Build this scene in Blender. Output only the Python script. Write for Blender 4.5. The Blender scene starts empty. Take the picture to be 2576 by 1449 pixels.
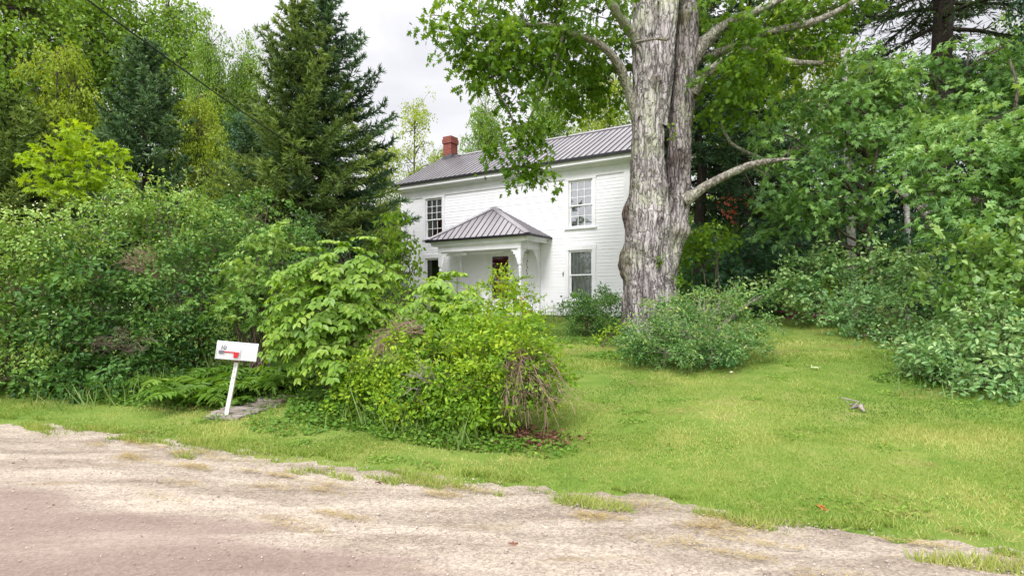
import bpy, math, random
import numpy as np
from math import radians, sin, cos, pi
R0 = np.random.default_rng
scene = bpy.context.scene
COL = scene.collection

# ------------------------------------------------------------------ camera model helpers
FP, CX, HY, CH = 1397.1, 1288.0, 747.0, 1.6
def at(px, py, Y):
    return np.array([(px-CX)/FP*Y, Y, CH+(HY-py)/FP*Y])
RM = (0.352, 0.936)                      # unit normal of the road edge, towards the house
def road_s(x, y): return RM[0]*x + RM[1]*y - 4.40
def gz(x, y):
    s = road_s(np.asarray(x, float), np.asarray(y, float))
    t = np.clip(s/13.0, 0, 1)
    z = 0.95*(0.55*t + 0.45*t*t*(3-2*t))
    und = 0.02*np.sin(1.3*np.asarray(x)+.7*np.asarray(y)) + 0.015*np.sin(2.1*np.asarray(x)-1.7*np.asarray(y)+1)
    return z + und*np.clip(s/1.5, 0, 1) + np.clip(s-13, 0, 60)*0.008

# ------------------------------------------------------------------ object helpers
def tag(o, label=None, cat=None, group=None, kind=None):
    if label: o['label'] = label
    if cat: o['category'] = cat
    if group: o['group'] = group
    if kind: o['kind'] = kind
    return o
def empty(name, loc, label=None, cat=None, group=None, rz=0.0):
    o = bpy.data.objects.new(name, None); COL.objects.link(o)
    o.location = [float(v) for v in loc]; o.rotation_euler = (0, 0, rz)
    o.empty_display_size = .2
    return tag(o, label, cat, group)

class Geo:
    """collects vertices and faces (any polygon size) with a per-vertex tint"""
    def __init__(s): s.v = []; s.f = []; s.t = []; s.n = 0; s.m = []; s.mi = []
    def add(s, v, f, tint=.5, mat=0):
        v = np.asarray(v, float).reshape(-1, 3)
        t = np.full(len(v), tint) if np.isscalar(tint) else np.asarray(tint, float)
        s.v.append(v); s.t.append(t)
        if isinstance(f, np.ndarray): fl = [f]
        else:
            by = {}
            for q in f: by.setdefault(len(q), []).append(q)
            fl = [np.array(x) for x in by.values()]
        for a in fl:
            s.f.append(a+s.n); s.mi.append(mat)
        s.n += len(v)
    def box(s, x0, x1, y0, y1, z0, z1, tint=.5, mat=0):
        v = [(x, y, z) for z in (z0, z1) for y in (y0, y1) for x in (x0, x1)]
        s.add(v, [(0,2,3,1),(4,5,7,6),(0,1,5,4),(2,6,7,3),(0,4,6,2),(1,3,7,5)], tint, mat)
    def tube(s, pts, rad, seg=8, tint=.5, cap=True, mat=0):
        pts = np.asarray(pts, float); n = len(pts)
        rad = np.full(n, rad) if np.isscalar(rad) else np.asarray(rad, float)
        tan = np.gradient(pts, axis=0); tan /= np.linalg.norm(tan, axis=1)[:, None]+1e-9
        ref = np.array([1., 0, 0]) if abs(tan[0][0]) < .8 else np.array([0, 1., 0])
        u = np.cross(tan, ref); u /= np.linalg.norm(u, axis=1)[:, None]+1e-9
        w = np.cross(tan, u)
        a = np.linspace(0, 2*pi, seg, endpoint=False)
        v = pts[:, None]+rad[:, None, None]*(np.cos(a)[None, :, None]*u[:, None]+np.sin(a)[None, :, None]*w[:, None])
        i = np.arange(n-1)[:, None]*seg; j = np.arange(seg)[None]; k = (j+1) % seg
        f = np.stack([i+j, i+k, i+seg+k, i+seg+j], -1).reshape(-1, 4)
        s.add(v.reshape(-1, 3), f, tint, mat)
        if cap:
            s.f.append(np.arange(seg)[::-1][None]+s.n-n*seg); s.mi.append(mat)
            s.f.append((np.arange(seg)+(n-1)*seg)[None]+s.n-n*seg); s.mi.append(mat)
    def twigs(s, A, B, ra, rb, sag=0.0, tint=.5):
        """many thin three-sided two-segment twigs at once"""
        A = np.asarray(A, float); B = np.asarray(B, float); n = len(A)
        if n == 0: return
        M = (A+B)/2; M[:, 2] += sag*np.linalg.norm(B-A, axis=1)
        d = B-A; d /= np.linalg.norm(d, axis=1)[:, None]+1e-9
        ref = np.where(np.abs(d[:, 2:3]) > .9, [[1., 0, 0]], [[0, 0, 1.]])
        u = np.cross(d, ref); u /= np.linalg.norm(u, axis=1)[:, None]+1e-9
        w = np.cross(d, u)
        ra = np.broadcast_to(ra, n); rb = np.broadcast_to(rb, n); rm = (ra+rb)/2
        V = np.zeros((n, 9, 3))
        for k, (P, r) in enumerate(((A, ra), (M, rm), (B, rb))):
            for j in range(3):
                an = 2*pi*j/3
                V[:, k*3+j] = P+r[:, None]*(cos(an)*u+sin(an)*w)
        F = []
        for k in range(2):
            for j in range(3):
                F.append((k*3+j, k*3+(j+1) % 3, k*3+3+(j+1) % 3, k*3+3+j))
        F = np.array(F)
        s.add(V.reshape(-1, 3), (F[None]+9*np.arange(n)[:, None, None]).reshape(-1, 4), tint)
    def leaves(s, tpl, pos, nor, tip, size, tint, wid=1.0):
        tv, tf = tpl
        tv = np.array(tv, float); n = len(pos)
        if n == 0: return
        tip = tip/(np.linalg.norm(tip, axis=1)[:, None]+1e-9)
        sd = np.cross(tip, nor); sd /= np.linalg.norm(sd, axis=1)[:, None]+1e-9
        nr = np.cross(sd, tip)
        size = np.broadcast_to(size, n); wid = np.broadcast_to(wid, n)
        V = pos[:, None]+size[:, None, None]*(tv[None, :, 0:1]*wid[:, None, None]*sd[:, None]+tv[None, :, 1:2]*tip[:, None]+tv[None, :, 2:3]*nr[:, None])
        k = len(tv)
        by = {}
        for q in tf: by.setdefault(len(q), []).append(q)
        t = np.repeat(np.broadcast_to(tint, n), k)
        s.v.append(V.reshape(-1, 3)); s.t.append(t)
        for F in by.values():
            F = np.array(F)
            s.f.append((F[None]+k*np.arange(n)[:, None, None]).reshape(-1, F.shape[1])+s.n); s.mi.append(0)
        s.n += n*k
    def mesh(s, name, mats, smooth=False, offset=None):
        me = bpy.data.meshes.new(name)
        v = np.concatenate(s.v); 
        if offset is not None: v = v-np.asarray(offset)[None]
        me.vertices.add(len(v)); me.vertices.foreach_set('co', v.astype(np.float32).ravel())
        li = np.concatenate([f.ravel() for f in s.f]).astype(np.int32)
        lt = np.concatenate([np.full(len(f), f.shape[1]) for f in s.f]).astype(np.int32)
        ls = np.concatenate([[0], np.cumsum(lt)[:-1]]).astype(np.int32)
        me.loops.add(len(li)); me.loops.foreach_set('vertex_index', li)
        me.polygons.add(len(lt)); me.polygons.foreach_set('loop_start', ls)
        if not isinstance(mats, (list, tuple)): mats = [mats]
        for m in mats: me.materials.append(m)
        if len(mats) > 1:
            mi = np.concatenate([np.full(len(f), q) for f, q in zip(s.f, s.mi)]).astype(np.int32)
            me.polygons.foreach_set('material_index', mi)
        me.update(calc_edges=True)
        a = me.attributes.new('tint', 'FLOAT', 'POINT')
        a.data.foreach_set('value', np.concatenate(s.t).astype(np.float32))
        me.polygons.foreach_set('use_smooth', np.full(len(lt), bool(smooth)))
        me.update()
        return me
    def obj(s, name, mats, parent=None, smooth=False, local=False, bevel=0):
        off = None
        if parent is not None and not local: off = np.array(wloc(parent))
        o = bpy.data.objects.new(name, s.mesh(name, mats, smooth, off)); COL.objects.link(o)
        if parent is not None: o.parent = parent
        if bevel:
            b = o.modifiers.new('Bevel', 'BEVEL'); b.width = bevel; b.segments = 2; b.limit_method = 'ANGLE'
        return o
def wloc(o):
    l = np.zeros(3)
    while o is not None: l += np.array(o.location); o = o.parent
    return l

# ------------------------------------------------------------------ materials
def new_mat(name):
    m = bpy.data.materials.new(name); m.use_nodes = True
    nt = m.node_tree; nt.nodes.clear()
    out = nt.nodes.new('ShaderNodeOutputMaterial')
    return m, nt, out
def N(nt, t, **kw):
    n = nt.nodes.new('ShaderNode'+t)
    for k, v in kw.items():
        if k in n.inputs.keys(): n.inputs[k].default_value = v
        else: setattr(n, k, v)
    return n
def ramp(nt, fac, stops):
    r = N(nt, 'ValToRGB'); el = r.color_ramp.elements
    while len(el) > 1: el.remove(el[-1])
    el[0].position = stops[0][0]; el[0].color = (*stops[0][1], 1)
    for p, c in stops[1:]:
        e = el.new(p); e.color = (*c, 1)
    nt.links.new(fac, r.inputs['Fac']); return r.outputs['Color']
def math_(nt, op, a, b=None, clamp=False):
    m = N(nt, 'Math', operation=op); m.use_clamp = clamp
    for i, v in enumerate((a, b)):
        if v is None: continue
        if isinstance(v, (int, float)): m.inputs[i].default_value = v
        else: nt.links.new(v, m.inputs[i])
    return m.outputs[0]
def mixc(nt, fac, a, b, mode='MIX'):
    m = N(nt, 'Mix', data_type='RGBA', blend_type=mode)
    for k, v in ((0, fac), (6, a), (7, b)):
        if isinstance(v, (int, float)): m.inputs[k].default_value = v
        elif isinstance(v, tuple): m.inputs[k].default_value = (*v, 1)
        else: nt.links.new(v, m.inputs[k])
    return m.outputs[2]
def coords(nt, scale=(1, 1, 1), kind='Object'):
    t = N(nt, 'TexCoord'); mp = N(nt, 'Mapping'); mp.inputs['Scale'].default_value = scale
    nt.links.new(t.outputs[kind], mp.inputs['Vector']); return mp.outputs['Vector']
def noise(nt, vec, scale, detail=4, rough=.55, dist=0):
    n = N(nt, 'TexNoise'); n.inputs['Scale'].default_value = scale; n.inputs['Detail'].default_value = detail
    n.inputs['Roughness'].default_value = rough; n.inputs['Distortion'].default_value = dist
    if vec is not None: nt.links.new(vec, n.inputs['Vector'])
    return n.outputs['Fac']
def bump(nt, h, strength=.3, dist=.01):
    b = N(nt, 'Bump'); b.inputs['Strength'].default_value = strength; b.inputs['Distance'].default_value = dist
    nt.links.new(h, b.inputs['Height']); return b.outputs['Normal']
def princ(nt, out, col, rough=.6, metal=0, spec=.5, normal=None):
    p = N(nt, 'BsdfPrincipled')
    p.inputs['Roughness'].default_value = rough; p.inputs['Metallic'].default_value = metal
    p.inputs['Specular IOR Level'].default_value = spec
    if isinstance(col, tuple): p.inputs['Base Color'].default_value = (*col, 1)
    else: nt.links.new(col, p.inputs['Base Color'])
    if normal is not None: nt.links.new(normal, p.inputs['Normal'])
    nt.links.new(p.outputs[0], out.inputs[0]); return p
def simple(name, col, rough=.6, metal=0, var=.12, nscale=6, bmp=0, spec=.5, stretch=(1,1,1)):
    m, nt, out = new_mat(name)
    c = coords(nt, stretch); n = noise(nt, c, nscale, 5)
    lo = tuple(max(0, v*(1-var*1.6)) for v in col); hi = tuple(min(1, v*(1+var)) for v in col)
    cc = ramp(nt, n, [(.3, lo), (.7, hi)])
    nm = bump(nt, n, bmp, .01) if bmp else None
    princ(nt, out, cc, rough, metal, spec, nm); return m
def leafmat(name, dark, mid, light, transl=.35, rough=.5, spec=.35, nvar=.35):
    m, nt, out = new_mat(name)
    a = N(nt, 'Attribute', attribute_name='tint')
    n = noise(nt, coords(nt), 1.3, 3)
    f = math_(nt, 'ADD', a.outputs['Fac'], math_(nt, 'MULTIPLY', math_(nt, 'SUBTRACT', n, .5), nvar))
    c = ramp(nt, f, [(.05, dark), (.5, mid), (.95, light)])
    p = N(nt, 'BsdfPrincipled'); p.inputs['Roughness'].default_value = rough
    p.inputs['Specular IOR Level'].default_value = spec
    nt.links.new(c, p.inputs['Base Color'])
    t = N(nt, 'BsdfTranslucent')
    tc = mixc(nt, 1.0, c, (1.25, 1.15, .45), 'MULTIPLY')
    nt.links.new(tc, t.inputs['Color'])
    mx = N(nt, 'MixShader'); mx.inputs[0].default_value = transl
    nt.links.new(p.outputs[0], mx.inputs[1]); nt.links.new(t.outputs[0], mx.inputs[2])
    nt.links.new(mx.outputs[0], out.inputs[0]); return m
def barkmat(name, fissure, mid, pale, lichen=None, moss=None, zs=.12, scale=9, bstr=.8):
    m, nt, out = new_mat(name)
    c = coords(nt, (1, 1, zs))
    wob = noise(nt, coords(nt), 3, 3)
    v = N(nt, 'TexVoronoi', feature='DISTANCE_TO_EDGE'); v.inputs['Scale'].default_value = scale*2.1
    mp = N(nt, 'VectorMath', operation='ADD'); nt.links.new(c, mp.inputs[0])
    sc = N(nt, 'VectorMath', operation='SCALE'); sc.inputs['Scale'].default_value = .28
    cmb = N(nt, 'CombineXYZ'); nt.links.new(wob, cmb.inputs[0]); nt.links.new(wob, cmb.inputs[1])
    nt.links.new(cmb.outputs[0], sc.inputs[0]); nt.links.new(sc.outputs[0], mp.inputs[1])
    nt.links.new(mp.outputs[0], v.inputs['Vector'])
    n = noise(nt, mp.outputs[0], scale*1.6, 9, .72, .8); n3 = noise(nt, coords(nt, (1, 1, .5)), scale*4, 6, .7)
    crack = math_(nt, 'MULTIPLY', math_(nt, 'ADD', v.outputs['Distance'], math_(nt, 'MULTIPLY', math_(nt, 'SUBTRACT', n3, .5), .22)), 9, True)
    h = math_(nt, 'ADD', math_(nt, 'MULTIPLY', crack, .5), math_(nt, 'ADD', math_(nt, 'MULTIPLY', n, .7), math_(nt, 'MULTIPLY', n3, .3)))
    plate = ramp(nt, math_(nt, 'ADD', math_(nt, 'MULTIPLY', n, .65), math_(nt, 'MULTIPLY', n3, .35)), [(.36, fissure), (.46, mid), (.60, pale)])
    col = mixc(nt, math_(nt, 'ADD', math_(nt, 'MULTIPLY', crack, .7), .3), fissure, plate)
    big = noise(nt, coords(nt), .9, 4)
    col = mixc(nt, math_(nt, 'MULTIPLY', math_(nt, 'GREATER_THAN', big, .6), .25), col, mid)
    if lichen:
        ln = noise(nt, coords(nt), 17, 5, .75); lm = noise(nt, coords(nt), 1.1, 3)
        k = math_(nt, 'MULTIPLY', math_(nt, 'SUBTRACT', math_(nt, 'ADD', ln, math_(nt, 'MULTIPLY', math_(nt, 'SUBTRACT', lm, .5), .9)), .53), 9, True)
        col = mixc(nt, math_(nt, 'MULTIPLY', k, .75), col, lichen)
    if moss:
        mn = noise(nt, coords(nt), 1.7, 5, .6)
        col = mixc(nt, math_(nt, 'MULTIPLY', math_(nt, 'SUBTRACT', mn, .6), 6, True), col, moss)
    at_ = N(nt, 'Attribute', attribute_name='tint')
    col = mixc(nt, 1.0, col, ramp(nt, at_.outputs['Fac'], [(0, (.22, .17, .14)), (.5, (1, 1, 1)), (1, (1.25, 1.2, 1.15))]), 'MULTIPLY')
    princ(nt, out, col, .9, 0, .2, bump(nt, h, bstr, .05)); return m

M = {}
M['maple'] = leafmat('maple_leaf', (.045,.115,.010), (.115,.235,.016), (.24,.38,.03), .52, .5, .3)
M['maple_cool'] = leafmat('maple_leaf_cool', (.075,.175,.045), (.18,.345,.085), (.36,.53,.17), .33, .42, .4)
M['maple_lime'] = leafmat('maple_leaf_lime', (.18,.30,.01), (.31,.47,.015), (.44,.57,.04), .45)
M['back_green'] = leafmat('back_leaf', (.085,.18,.022), (.19,.335,.04), (.34,.49,.07), .42)
M['back_yellow'] = leafmat('back_leaf_yellow', (.15,.23,.015), (.30,.41,.03), (.46,.55,.08), .45)
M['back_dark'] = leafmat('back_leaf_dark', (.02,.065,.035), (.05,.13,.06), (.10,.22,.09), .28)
M['spruce_olive'] = leafmat('spruce_needle_olive', (.032,.066,.018), (.115,.185,.045), (.29,.39,.10), .2, .6, .25)
M['spruce_blue'] = leafmat('spruce_needle_blue', (.024,.058,.026), (.072,.145,.06), (.18,.29,.14), .15, .6, .25)
M['lilac'] = leafmat('hedge_leaf', (.028,.09,.018), (.095,.225,.04), (.28,.44,.10), .3, .5, .35)
M['lilac_light'] = leafmat('hedge_leaf_light', (.06,.15,.022), (.165,.32,.05), (.40,.55,.15), .33, .5, .35)
M['ash'] = leafmat('ash_leaf', (.09,.2,.015), (.2,.36,.03), (.36,.5,.08), .4, .4, .5)
M['spirea'] = leafmat('spirea_leaf', (.07,.18,.012), (.225,.39,.02), (.47,.59,.05), .38, .5, .35)
M['yew'] = leafmat('barberry_leaf', (.06,.17,.045), (.17,.33,.09), (.40,.50,.15), .3, .5, .35)
M['dogwood'] = leafmat('dogwood_leaf', (.08,.19,.06), (.20,.375,.125), (.43,.56,.24), .3, .45, .45)
M['broad'] = leafmat('broad_shrub_leaf', (.07,.17,.035), (.16,.30,.06), (.30,.44,.12), .35, .4, .5)
M['fern'] = leafmat('fern_leaf', (.06,.15,.02), (.14,.27,.03), (.26,.40,.06), .4, .5, .3)
M['weed'] = leafmat('weed_leaf', (.05,.14,.015), (.12,.25,.025), (.24,.38,.05), .35)
M['red'] = leafmat('red_leaf', (.09,.01,.012), (.2,.025,.025), (.36,.06,.045), .35)
M['coral'] = leafmat('coral_leaf', (.20,.02,.025), (.42,.06,.06), (.60,.15,.11), .35)
M['grass'] = leafmat('grass_blade', (.085,.175,.026), (.23,.335,.055), (.47,.49,.165), .3, .6, .25)
M['longgrass'] = leafmat('long_grass', (.07,.15,.03), (.17,.28,.06), (.33,.42,.16), .3, .5, .3)
M['straw'] = leafmat('dry_straw', (.22,.15,.05), (.40,.30,.11), (.55,.44,.2), .1, .8, .1)
M['deadleaf'] = leafmat('fallen_leaf', (.06,.025,.018), (.15,.065,.045), (.28,.15,.10), .1, .8, .1)
M['petal'] = leafmat('blossom_white', (.50,.58,.26), (.66,.70,.42), (.85,.86,.68), .3, .6, .2)
M['yellowflower'] = leafmat('blossom_yellow', (.7,.5,.02), (.85,.62,.02), (.9,.75,.05), .2, .6, .2)
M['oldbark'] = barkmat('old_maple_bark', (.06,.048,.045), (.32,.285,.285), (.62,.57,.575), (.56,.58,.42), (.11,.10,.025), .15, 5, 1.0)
M['limbbark'] = barkmat('limb_bark', (.09,.07,.06), (.27,.24,.2), (.46,.43,.37), (.5,.52,.4), (.1,.1,.03), .5, 7, .9)
M['bark'] = barkmat('grey_bark', (.03,.025,.02), (.10,.08,.065), (.2,.17,.14), None, None, .25, 11, .7)
M['darkbark'] = barkmat('spruce_bark', (.012,.01,.009), (.045,.034,.028), (.10,.078,.065), None, None, .3, 14, .6)
M['birch'] = barkmat('birch_bark', (.12,.11,.10), (.5,.47,.44), (.68,.65,.62), None, None, 2.2, 5, .3)
M['twig'] = simple('twig_bark', (.14,.10,.075), .85, 0, .3, 20)
M['deadtwig'] = simple('dead_twig', (.30,.20,.15), .85, 0, .3, 14)
M['redtwig'] = simple('brush_twig', (.30,.085,.11), .85, 0, .35, 9)
M['greystick'] = simple('weathered_stick', (.33,.28,.25), .9, 0, .4, 14, .4)

# ---- building materials
def sidingmat():
    m, nt, out = new_mat('white_clapboard')
    a = noise(nt, coords(nt, (1, 1, 4)), 2.2, 6, .6); b = noise(nt, coords(nt, (6, 6, 60)), 3, 4)
    c = ramp(nt, a, [(.28, (.82,.81,.85)), (.62, (.87,.86,.90))])
    c = mixc(nt, math_(nt, 'MULTIPLY', math_(nt, 'SUBTRACT', b, .68), 1.0, True), c, (.6,.58,.55))
    princ(nt, out, c, .55, 0, .35); return m
M['siding'] = sidingmat()
M['white'] = simple('white_trim_paint', (.845,.835,.87), .5, 0, .05, 3, .03)
M['porchwhite'] = simple('porch_paint', (.80,.795,.78), .55, 0, .05, 3, .02)
def roofmat():
    m, nt, out = new_mat('ribbed_metal_roof')
    n = noise(nt, coords(nt, (1, .3, .3)), 1.5, 5); n2 = noise(nt, coords(nt), 40, 3)
    c = ramp(nt, n, [(.3, (.27,.25,.26)), (.7, (.38,.36,.365))])
    p = princ(nt, out, c, .30, .6, .6, bump(nt, n2, .04, .003)); return m
M['roof'] = roofmat()
M['drip'] = simple('dark_metal_edge', (.022,.02,.024), .45, .3, .2, 5)
M['seam'] = simple('roof_seam', (.085,.078,.085), .5, .3, .2, 5)  # ribs darker than panels: dirt plus rib shadow put into the colour
def brickmat():
    m, nt, out = new_mat('chimney_brick')
    b = N(nt, 'TexBrick'); b.inputs['Scale'].default_value = 1
    for k, v in (('Color1', (.29,.075,.052,1)), ('Color2', (.19,.045,.035,1)), ('Mortar', (.30,.19,.16,1))): b.inputs[k].default_value = v
    b.inputs['Mortar Size'].default_value = .006; b.inputs['Brick Width'].default_value = .2; b.inputs['Row Height'].default_value = .067
    t = N(nt, 'TexCoord'); s = N(nt, 'SeparateXYZ'); nt.links.new(t.outputs['Object'], s.inputs[0])
    cm = N(nt, 'CombineXYZ'); nt.links.new(math_(nt, 'ADD', s.outputs[0], s.outputs[1]), cm.inputs[0]); nt.links.new(s.outputs[2], cm.inputs[1])
    nt.links.new(cm.outputs[0], b.inputs['Vector'])
    n = noise(nt, coords(nt), 7, 5)
    c = mixc(nt, math_(nt, 'MULTIPLY', n, .35), b.outputs['Color'], (.15,.035,.03))
    princ(nt, out, c, .9, 0, .2, bump(nt, b.outputs['Fac'], -.4, .008)); return m
M['brick'] = brickmat()
M['lead'] = simple('flashing_lead', (.10,.105,.12), .5, .4, .2, 8)
M['stone'] = simple('foundation_stone', (.10,.085,.08), .9, 0, .35, 5, .5)
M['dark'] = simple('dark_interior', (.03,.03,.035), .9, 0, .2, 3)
M['lace'] = leafmat('lace_cloth', (.66,.67,.66), (.82,.83,.82), (.9,.9,.9), .4, .8, .1, .5)
M['film'] = simple('pale_window_film', (.72,.75,.87), .5, 0, .22, 3.5)
M['reddoor'] = simple('dark_red_paint', (.26,.012,.06), .45, 0, .15, 4)
M['terracotta'] = simple('terracotta', (.48,.16,.07), .85, 0, .25, 9)
M['wreath'] = leafmat('dried_wreath', (.16,.04,.012), (.36,.10,.025), (.5,.2,.06), .1, .8, .2)
M['meter'] = simple('meter_grey', (.35,.37,.40), .45, .4, .1, 6)
M['brownpipe'] = simple('brown_pipe', (.11,.06,.05), .7, 0, .2, 8)
M['wire'] = simple('black_cable', (.012,.012,.014), .5, 0, .1, 5)
M['bead'] = simple('chime_brown', (.12,.07,.05), .5, 0, .3, 20)
M['globe'] = simple('lamp_globe', (.72,.70,.64), .3, 0, .05, 5)
def mailmat():
    m, nt, out = new_mat('mailbox_white_paint')
    v = noise(nt, coords(nt), 46, 6, .75); w = noise(nt, coords(nt), 5, 3)
    k = math_(nt, 'MULTIPLY', math_(nt, 'SUBTRACT', math_(nt, 'ADD', v, math_(nt, 'MULTIPLY', w, .25)), .765), 14, True)
    c = mixc(nt, k, (.66,.66,.69), (.15,.12,.10))
    princ(nt, out, c, .35, 0, .5); return m
M['mail'] = mailmat()
M['flagred'] = simple('flag_red', (.60,.02,.03), .45, 0, .12, 12)
M['flaggrey'] = simple('flag_bracket', (.17,.18,.22), .5, .2, .15, 12)
M['black'] = simple('number_black', (.015,.015,.018), .6, 0, .1, 5)
M['postwhite'] = simple('post_white_paint', (.74,.73,.71), .5, 0, .16, 14, .1)
M['rust'] = simple('rusty_steel', (.30,.20,.15), .8, .2, .3, 20)
def plankmat():
    m, nt, out = new_mat('weathered_plank')
    n = noise(nt, coords(nt, (2, 30, 8)), 3, 6, .6); g = noise(nt, coords(nt), 4, 4)
    c = ramp(nt, n, [(.25, (.12,.09,.075)), (.5, (.29,.25,.225)), (.75, (.44,.40,.37))])
    c = mixc(nt, math_(nt, 'MULTIPLY', math_(nt, 'SUBTRACT', g, .55), 3, True), c, (.16,.17,.05))
    princ(nt, out, c, .9, 0, .2, bump(nt, n, .5, .006)); return m
M['plank'] = plankmat()
def glassmat(name, refl, tint=(.9, .93, .95)):
    m, nt, out = new_mat(name)
    g = N(nt, 'BsdfGlossy'); g.inputs['Roughness'].default_value = .015
    n = noise(nt, coords(nt), 2.5, 2)
    nt.links.new(bump(nt, n, .05, .02), g.inputs['Normal'])
    t = N(nt, 'BsdfTransparent'); t.inputs['Color'].default_value = (*tint, 1)
    mx = N(nt, 'MixShader'); fr = N(nt, 'Fresnel'); fr.inputs['IOR'].default_value = 1.5
    nt.links.new(math_(nt, 'ADD', fr.outputs[0], refl, True), mx.inputs[0])
    nt.links.new(t.outputs[0], mx.inputs[1]); nt.links.new(g.outputs[0], mx.inputs[2])
    nt.links.new(mx.outputs[0], out.inputs[0]); return m
M['glass'] = glassmat('window_glass', .09)
M['glass_bright'] = glassmat('window_glass_bright', .36)

# ---- ground materials
def lawnmat():
    m, nt, out = new_mat('lawn_ground')
    a = noise(nt, coords(nt), .45, 5, .6, .4); b = noise(nt, coords(nt), 3.2, 6, .65); c = noise(nt, coords(nt), 30, 5, .7)
    f = math_(nt, 'ADD', math_(nt, 'MULTIPLY', a, .55), math_(nt, 'MULTIPLY', b, .45))
    col = ramp(nt, f, [(.30, (.07,.14,.022)), (.46, (.15,.24,.04)), (.58, (.24,.29,.07)), (.68, (.34,.29,.13))])
    col = mixc(nt, math_(nt, 'MULTIPLY', math_(nt, 'SUBTRACT', noise(nt, coords(nt), 1.1, 5, .65), .60), 5, True), col, (.27,.20,.085))
    col = mixc(nt, math_(nt, 'MULTIPLY', c, .45), col, (.06,.08,.015))
    princ(nt, out, col, .95, 0, .1, bump(nt, c, .5, .03)); return m
M['lawn'] = lawnmat()
def gravel_colour(nt):
    c = coords(nt)
    rot = N(nt, 'Mapping'); rot.inputs['Rotation'].default_value = (0, 0, radians(20.6)); rot.inputs['Scale'].default_value = (.55, 2.2, 1)
    t = N(nt, 'TexCoord'); nt.links.new(t.outputs['Object'], rot.inputs['Vector'])
    st = noise(nt, rot.outputs[0], 1.5, 8, .66, .6)
    sp = noise(nt, c, 60, 6, .8); pb = N(nt, 'TexVoronoi'); pb.inputs['Scale'].default_value = 60; nt.links.new(c, pb.inputs['Vector'])
    col = ramp(nt, st, [(.28, (.20,.16,.125)), (.43, (.335,.28,.225)), (.56, (.43,.37,.30)), (.72, (.525,.46,.375))])
    col = mixc(nt, math_(nt, 'MULTIPLY', math_(nt, 'SUBTRACT', sp, .5), 2.0, True), col, (.17,.135,.105))
    sv = N(nt, 'SeparateColor'); nt.links.new(pb.outputs['Color'], sv.inputs[0])
    col = mixc(nt, .5, col, ramp(nt, sv.outputs[0], [(0, (.25,.23,.22)), (1, (.75,.74,.73))]), 'OVERLAY')
    col = mixc(nt, math_(nt, 'MULTIPLY', math_(nt, 'SUBTRACT', noise(nt, rot.outputs[0], 2.2, 6, .65), .59), 6, True), col, (.24,.18,.095))
    h = math_(nt, 'ADD', math_(nt, 'MULTIPLY', st, 2.0), math_(nt, 'ADD', math_(nt, 'MULTIPLY', sp, .5), math_(nt, 'MULTIPLY', pb.outputs['Distance'], .35)))
    return col, h, t, c, sv.outputs[0], sp
def gravelmat():
    m, nt, out = new_mat('sandy_gravel')
    col, h, t, c, pv, sp = gravel_colour(nt)
    princ(nt, out, col, .95, 0, .15, bump(nt, h, .8, .03)); return m
M['gravel'] = gravelmat()
def roadmat():
    m, nt, out = new_mat('packed_dirt_road')
    gcol, gh, t, c, pv, sp = gravel_colour(nt)
    s = N(nt, 'SeparateXYZ'); nt.links.new(t.outputs['Object'], s.inputs[0])
    d = math_(nt, 'ADD', math_(nt, 'MULTIPLY', s.outputs[0], RM[0]), math_(nt, 'MULTIPLY', s.outputs[1], RM[1]))
    rot = N(nt, 'Mapping'); rot.inputs['Rotation'].default_value = (0, 0, radians(20.6)); rot.inputs['Scale'].default_value = (.35, 2.0, 1)
    nt.links.new(t.outputs['Object'], rot.inputs['Vector'])
    st = noise(nt, rot.outputs[0], 1.3, 7, .62, .4)
    col = ramp(nt, st, [(.3, (.20,.15,.125)), (.55, (.26,.202,.17)), (.75, (.34,.27,.228))])
    col = mixc(nt, math_(nt, 'MULTIPLY', math_(nt, 'SUBTRACT', sp, .52), 1.8, True), col, (.11,.085,.075))
    col = mixc(nt, .35, col, ramp(nt, pv, [(0, (.3,.28,.27)), (1, (.7,.69,.68))]), 'OVERLAY')
    # the packed track fades into the loose shoulder
    e = math_(nt, 'ADD', d, math_(nt, 'MULTIPLY', math_(nt, 'SUBTRACT', noise(nt, rot.outputs[0], 1.1, 7, .62), .5), 1.1))
    k = math_(nt, 'MULTIPLY', math_(nt, 'SUBTRACT', e, 2.78), 3.6, True)
    col = mixc(nt, k, col, gcol)
    h = math_(nt, 'ADD', math_(nt, 'MULTIPLY', st, .8), math_(nt, 'MULTIPLY', gh, math_(nt, 'ADD', math_(nt, 'MULTIPLY', k, .7), .3)))
    princ(nt, out, col, .92, 0, .2, bump(nt, h, .6, .022)); return m
M['road'] = roadmat()

# ------------------------------------------------------------------ leaf shapes (x side, y along the tip, z normal)
OVATE = ([(0,0,0), (.26,.28,.07), (.24,.62,.05), (0,1,-.10), (-.24,.62,.05), (-.26,.28,.07)], [(0,1,2,3), (0,3,4,5)])
KITE = ([(0,0,0), (.34,.5,.05), (0,1,-.08), (-.34,.5,.05)], [(0,1,2,3)])
MAPLE = ([(0,0,0), (.20,-.04,-.02), (.36,-.02,-.06), (.22,.20,.04), (.42,.30,.0), (.66,.42,-.10), (.38,.46,.0), (.20,.44,.04), (.24,.66,0), (.34,.84,-.06), (.12,.72,.02), (0,1.08,-.12),
          (-.12,.72,.02), (-.34,.84,-.06), (-.24,.66,0), (-.20,.44,.04), (-.38,.46,0), (-.66,.42,-.10), (-.42,.30,0), (-.22,.20,.04), (-.36,-.02,-.06), (-.20,-.04,-.02)],
         [(0,1,2,3,4,5,6,7,8,9,10,11), (0,11,12,13,14,15,16,17,18,19,20,21)])
NEEDLE = ([(-.5,0,0), (.5,0,0), (.3,.7,.04), (0,1,0), (-.3,.7,.04)], [(0,1,2,3,4)])
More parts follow.
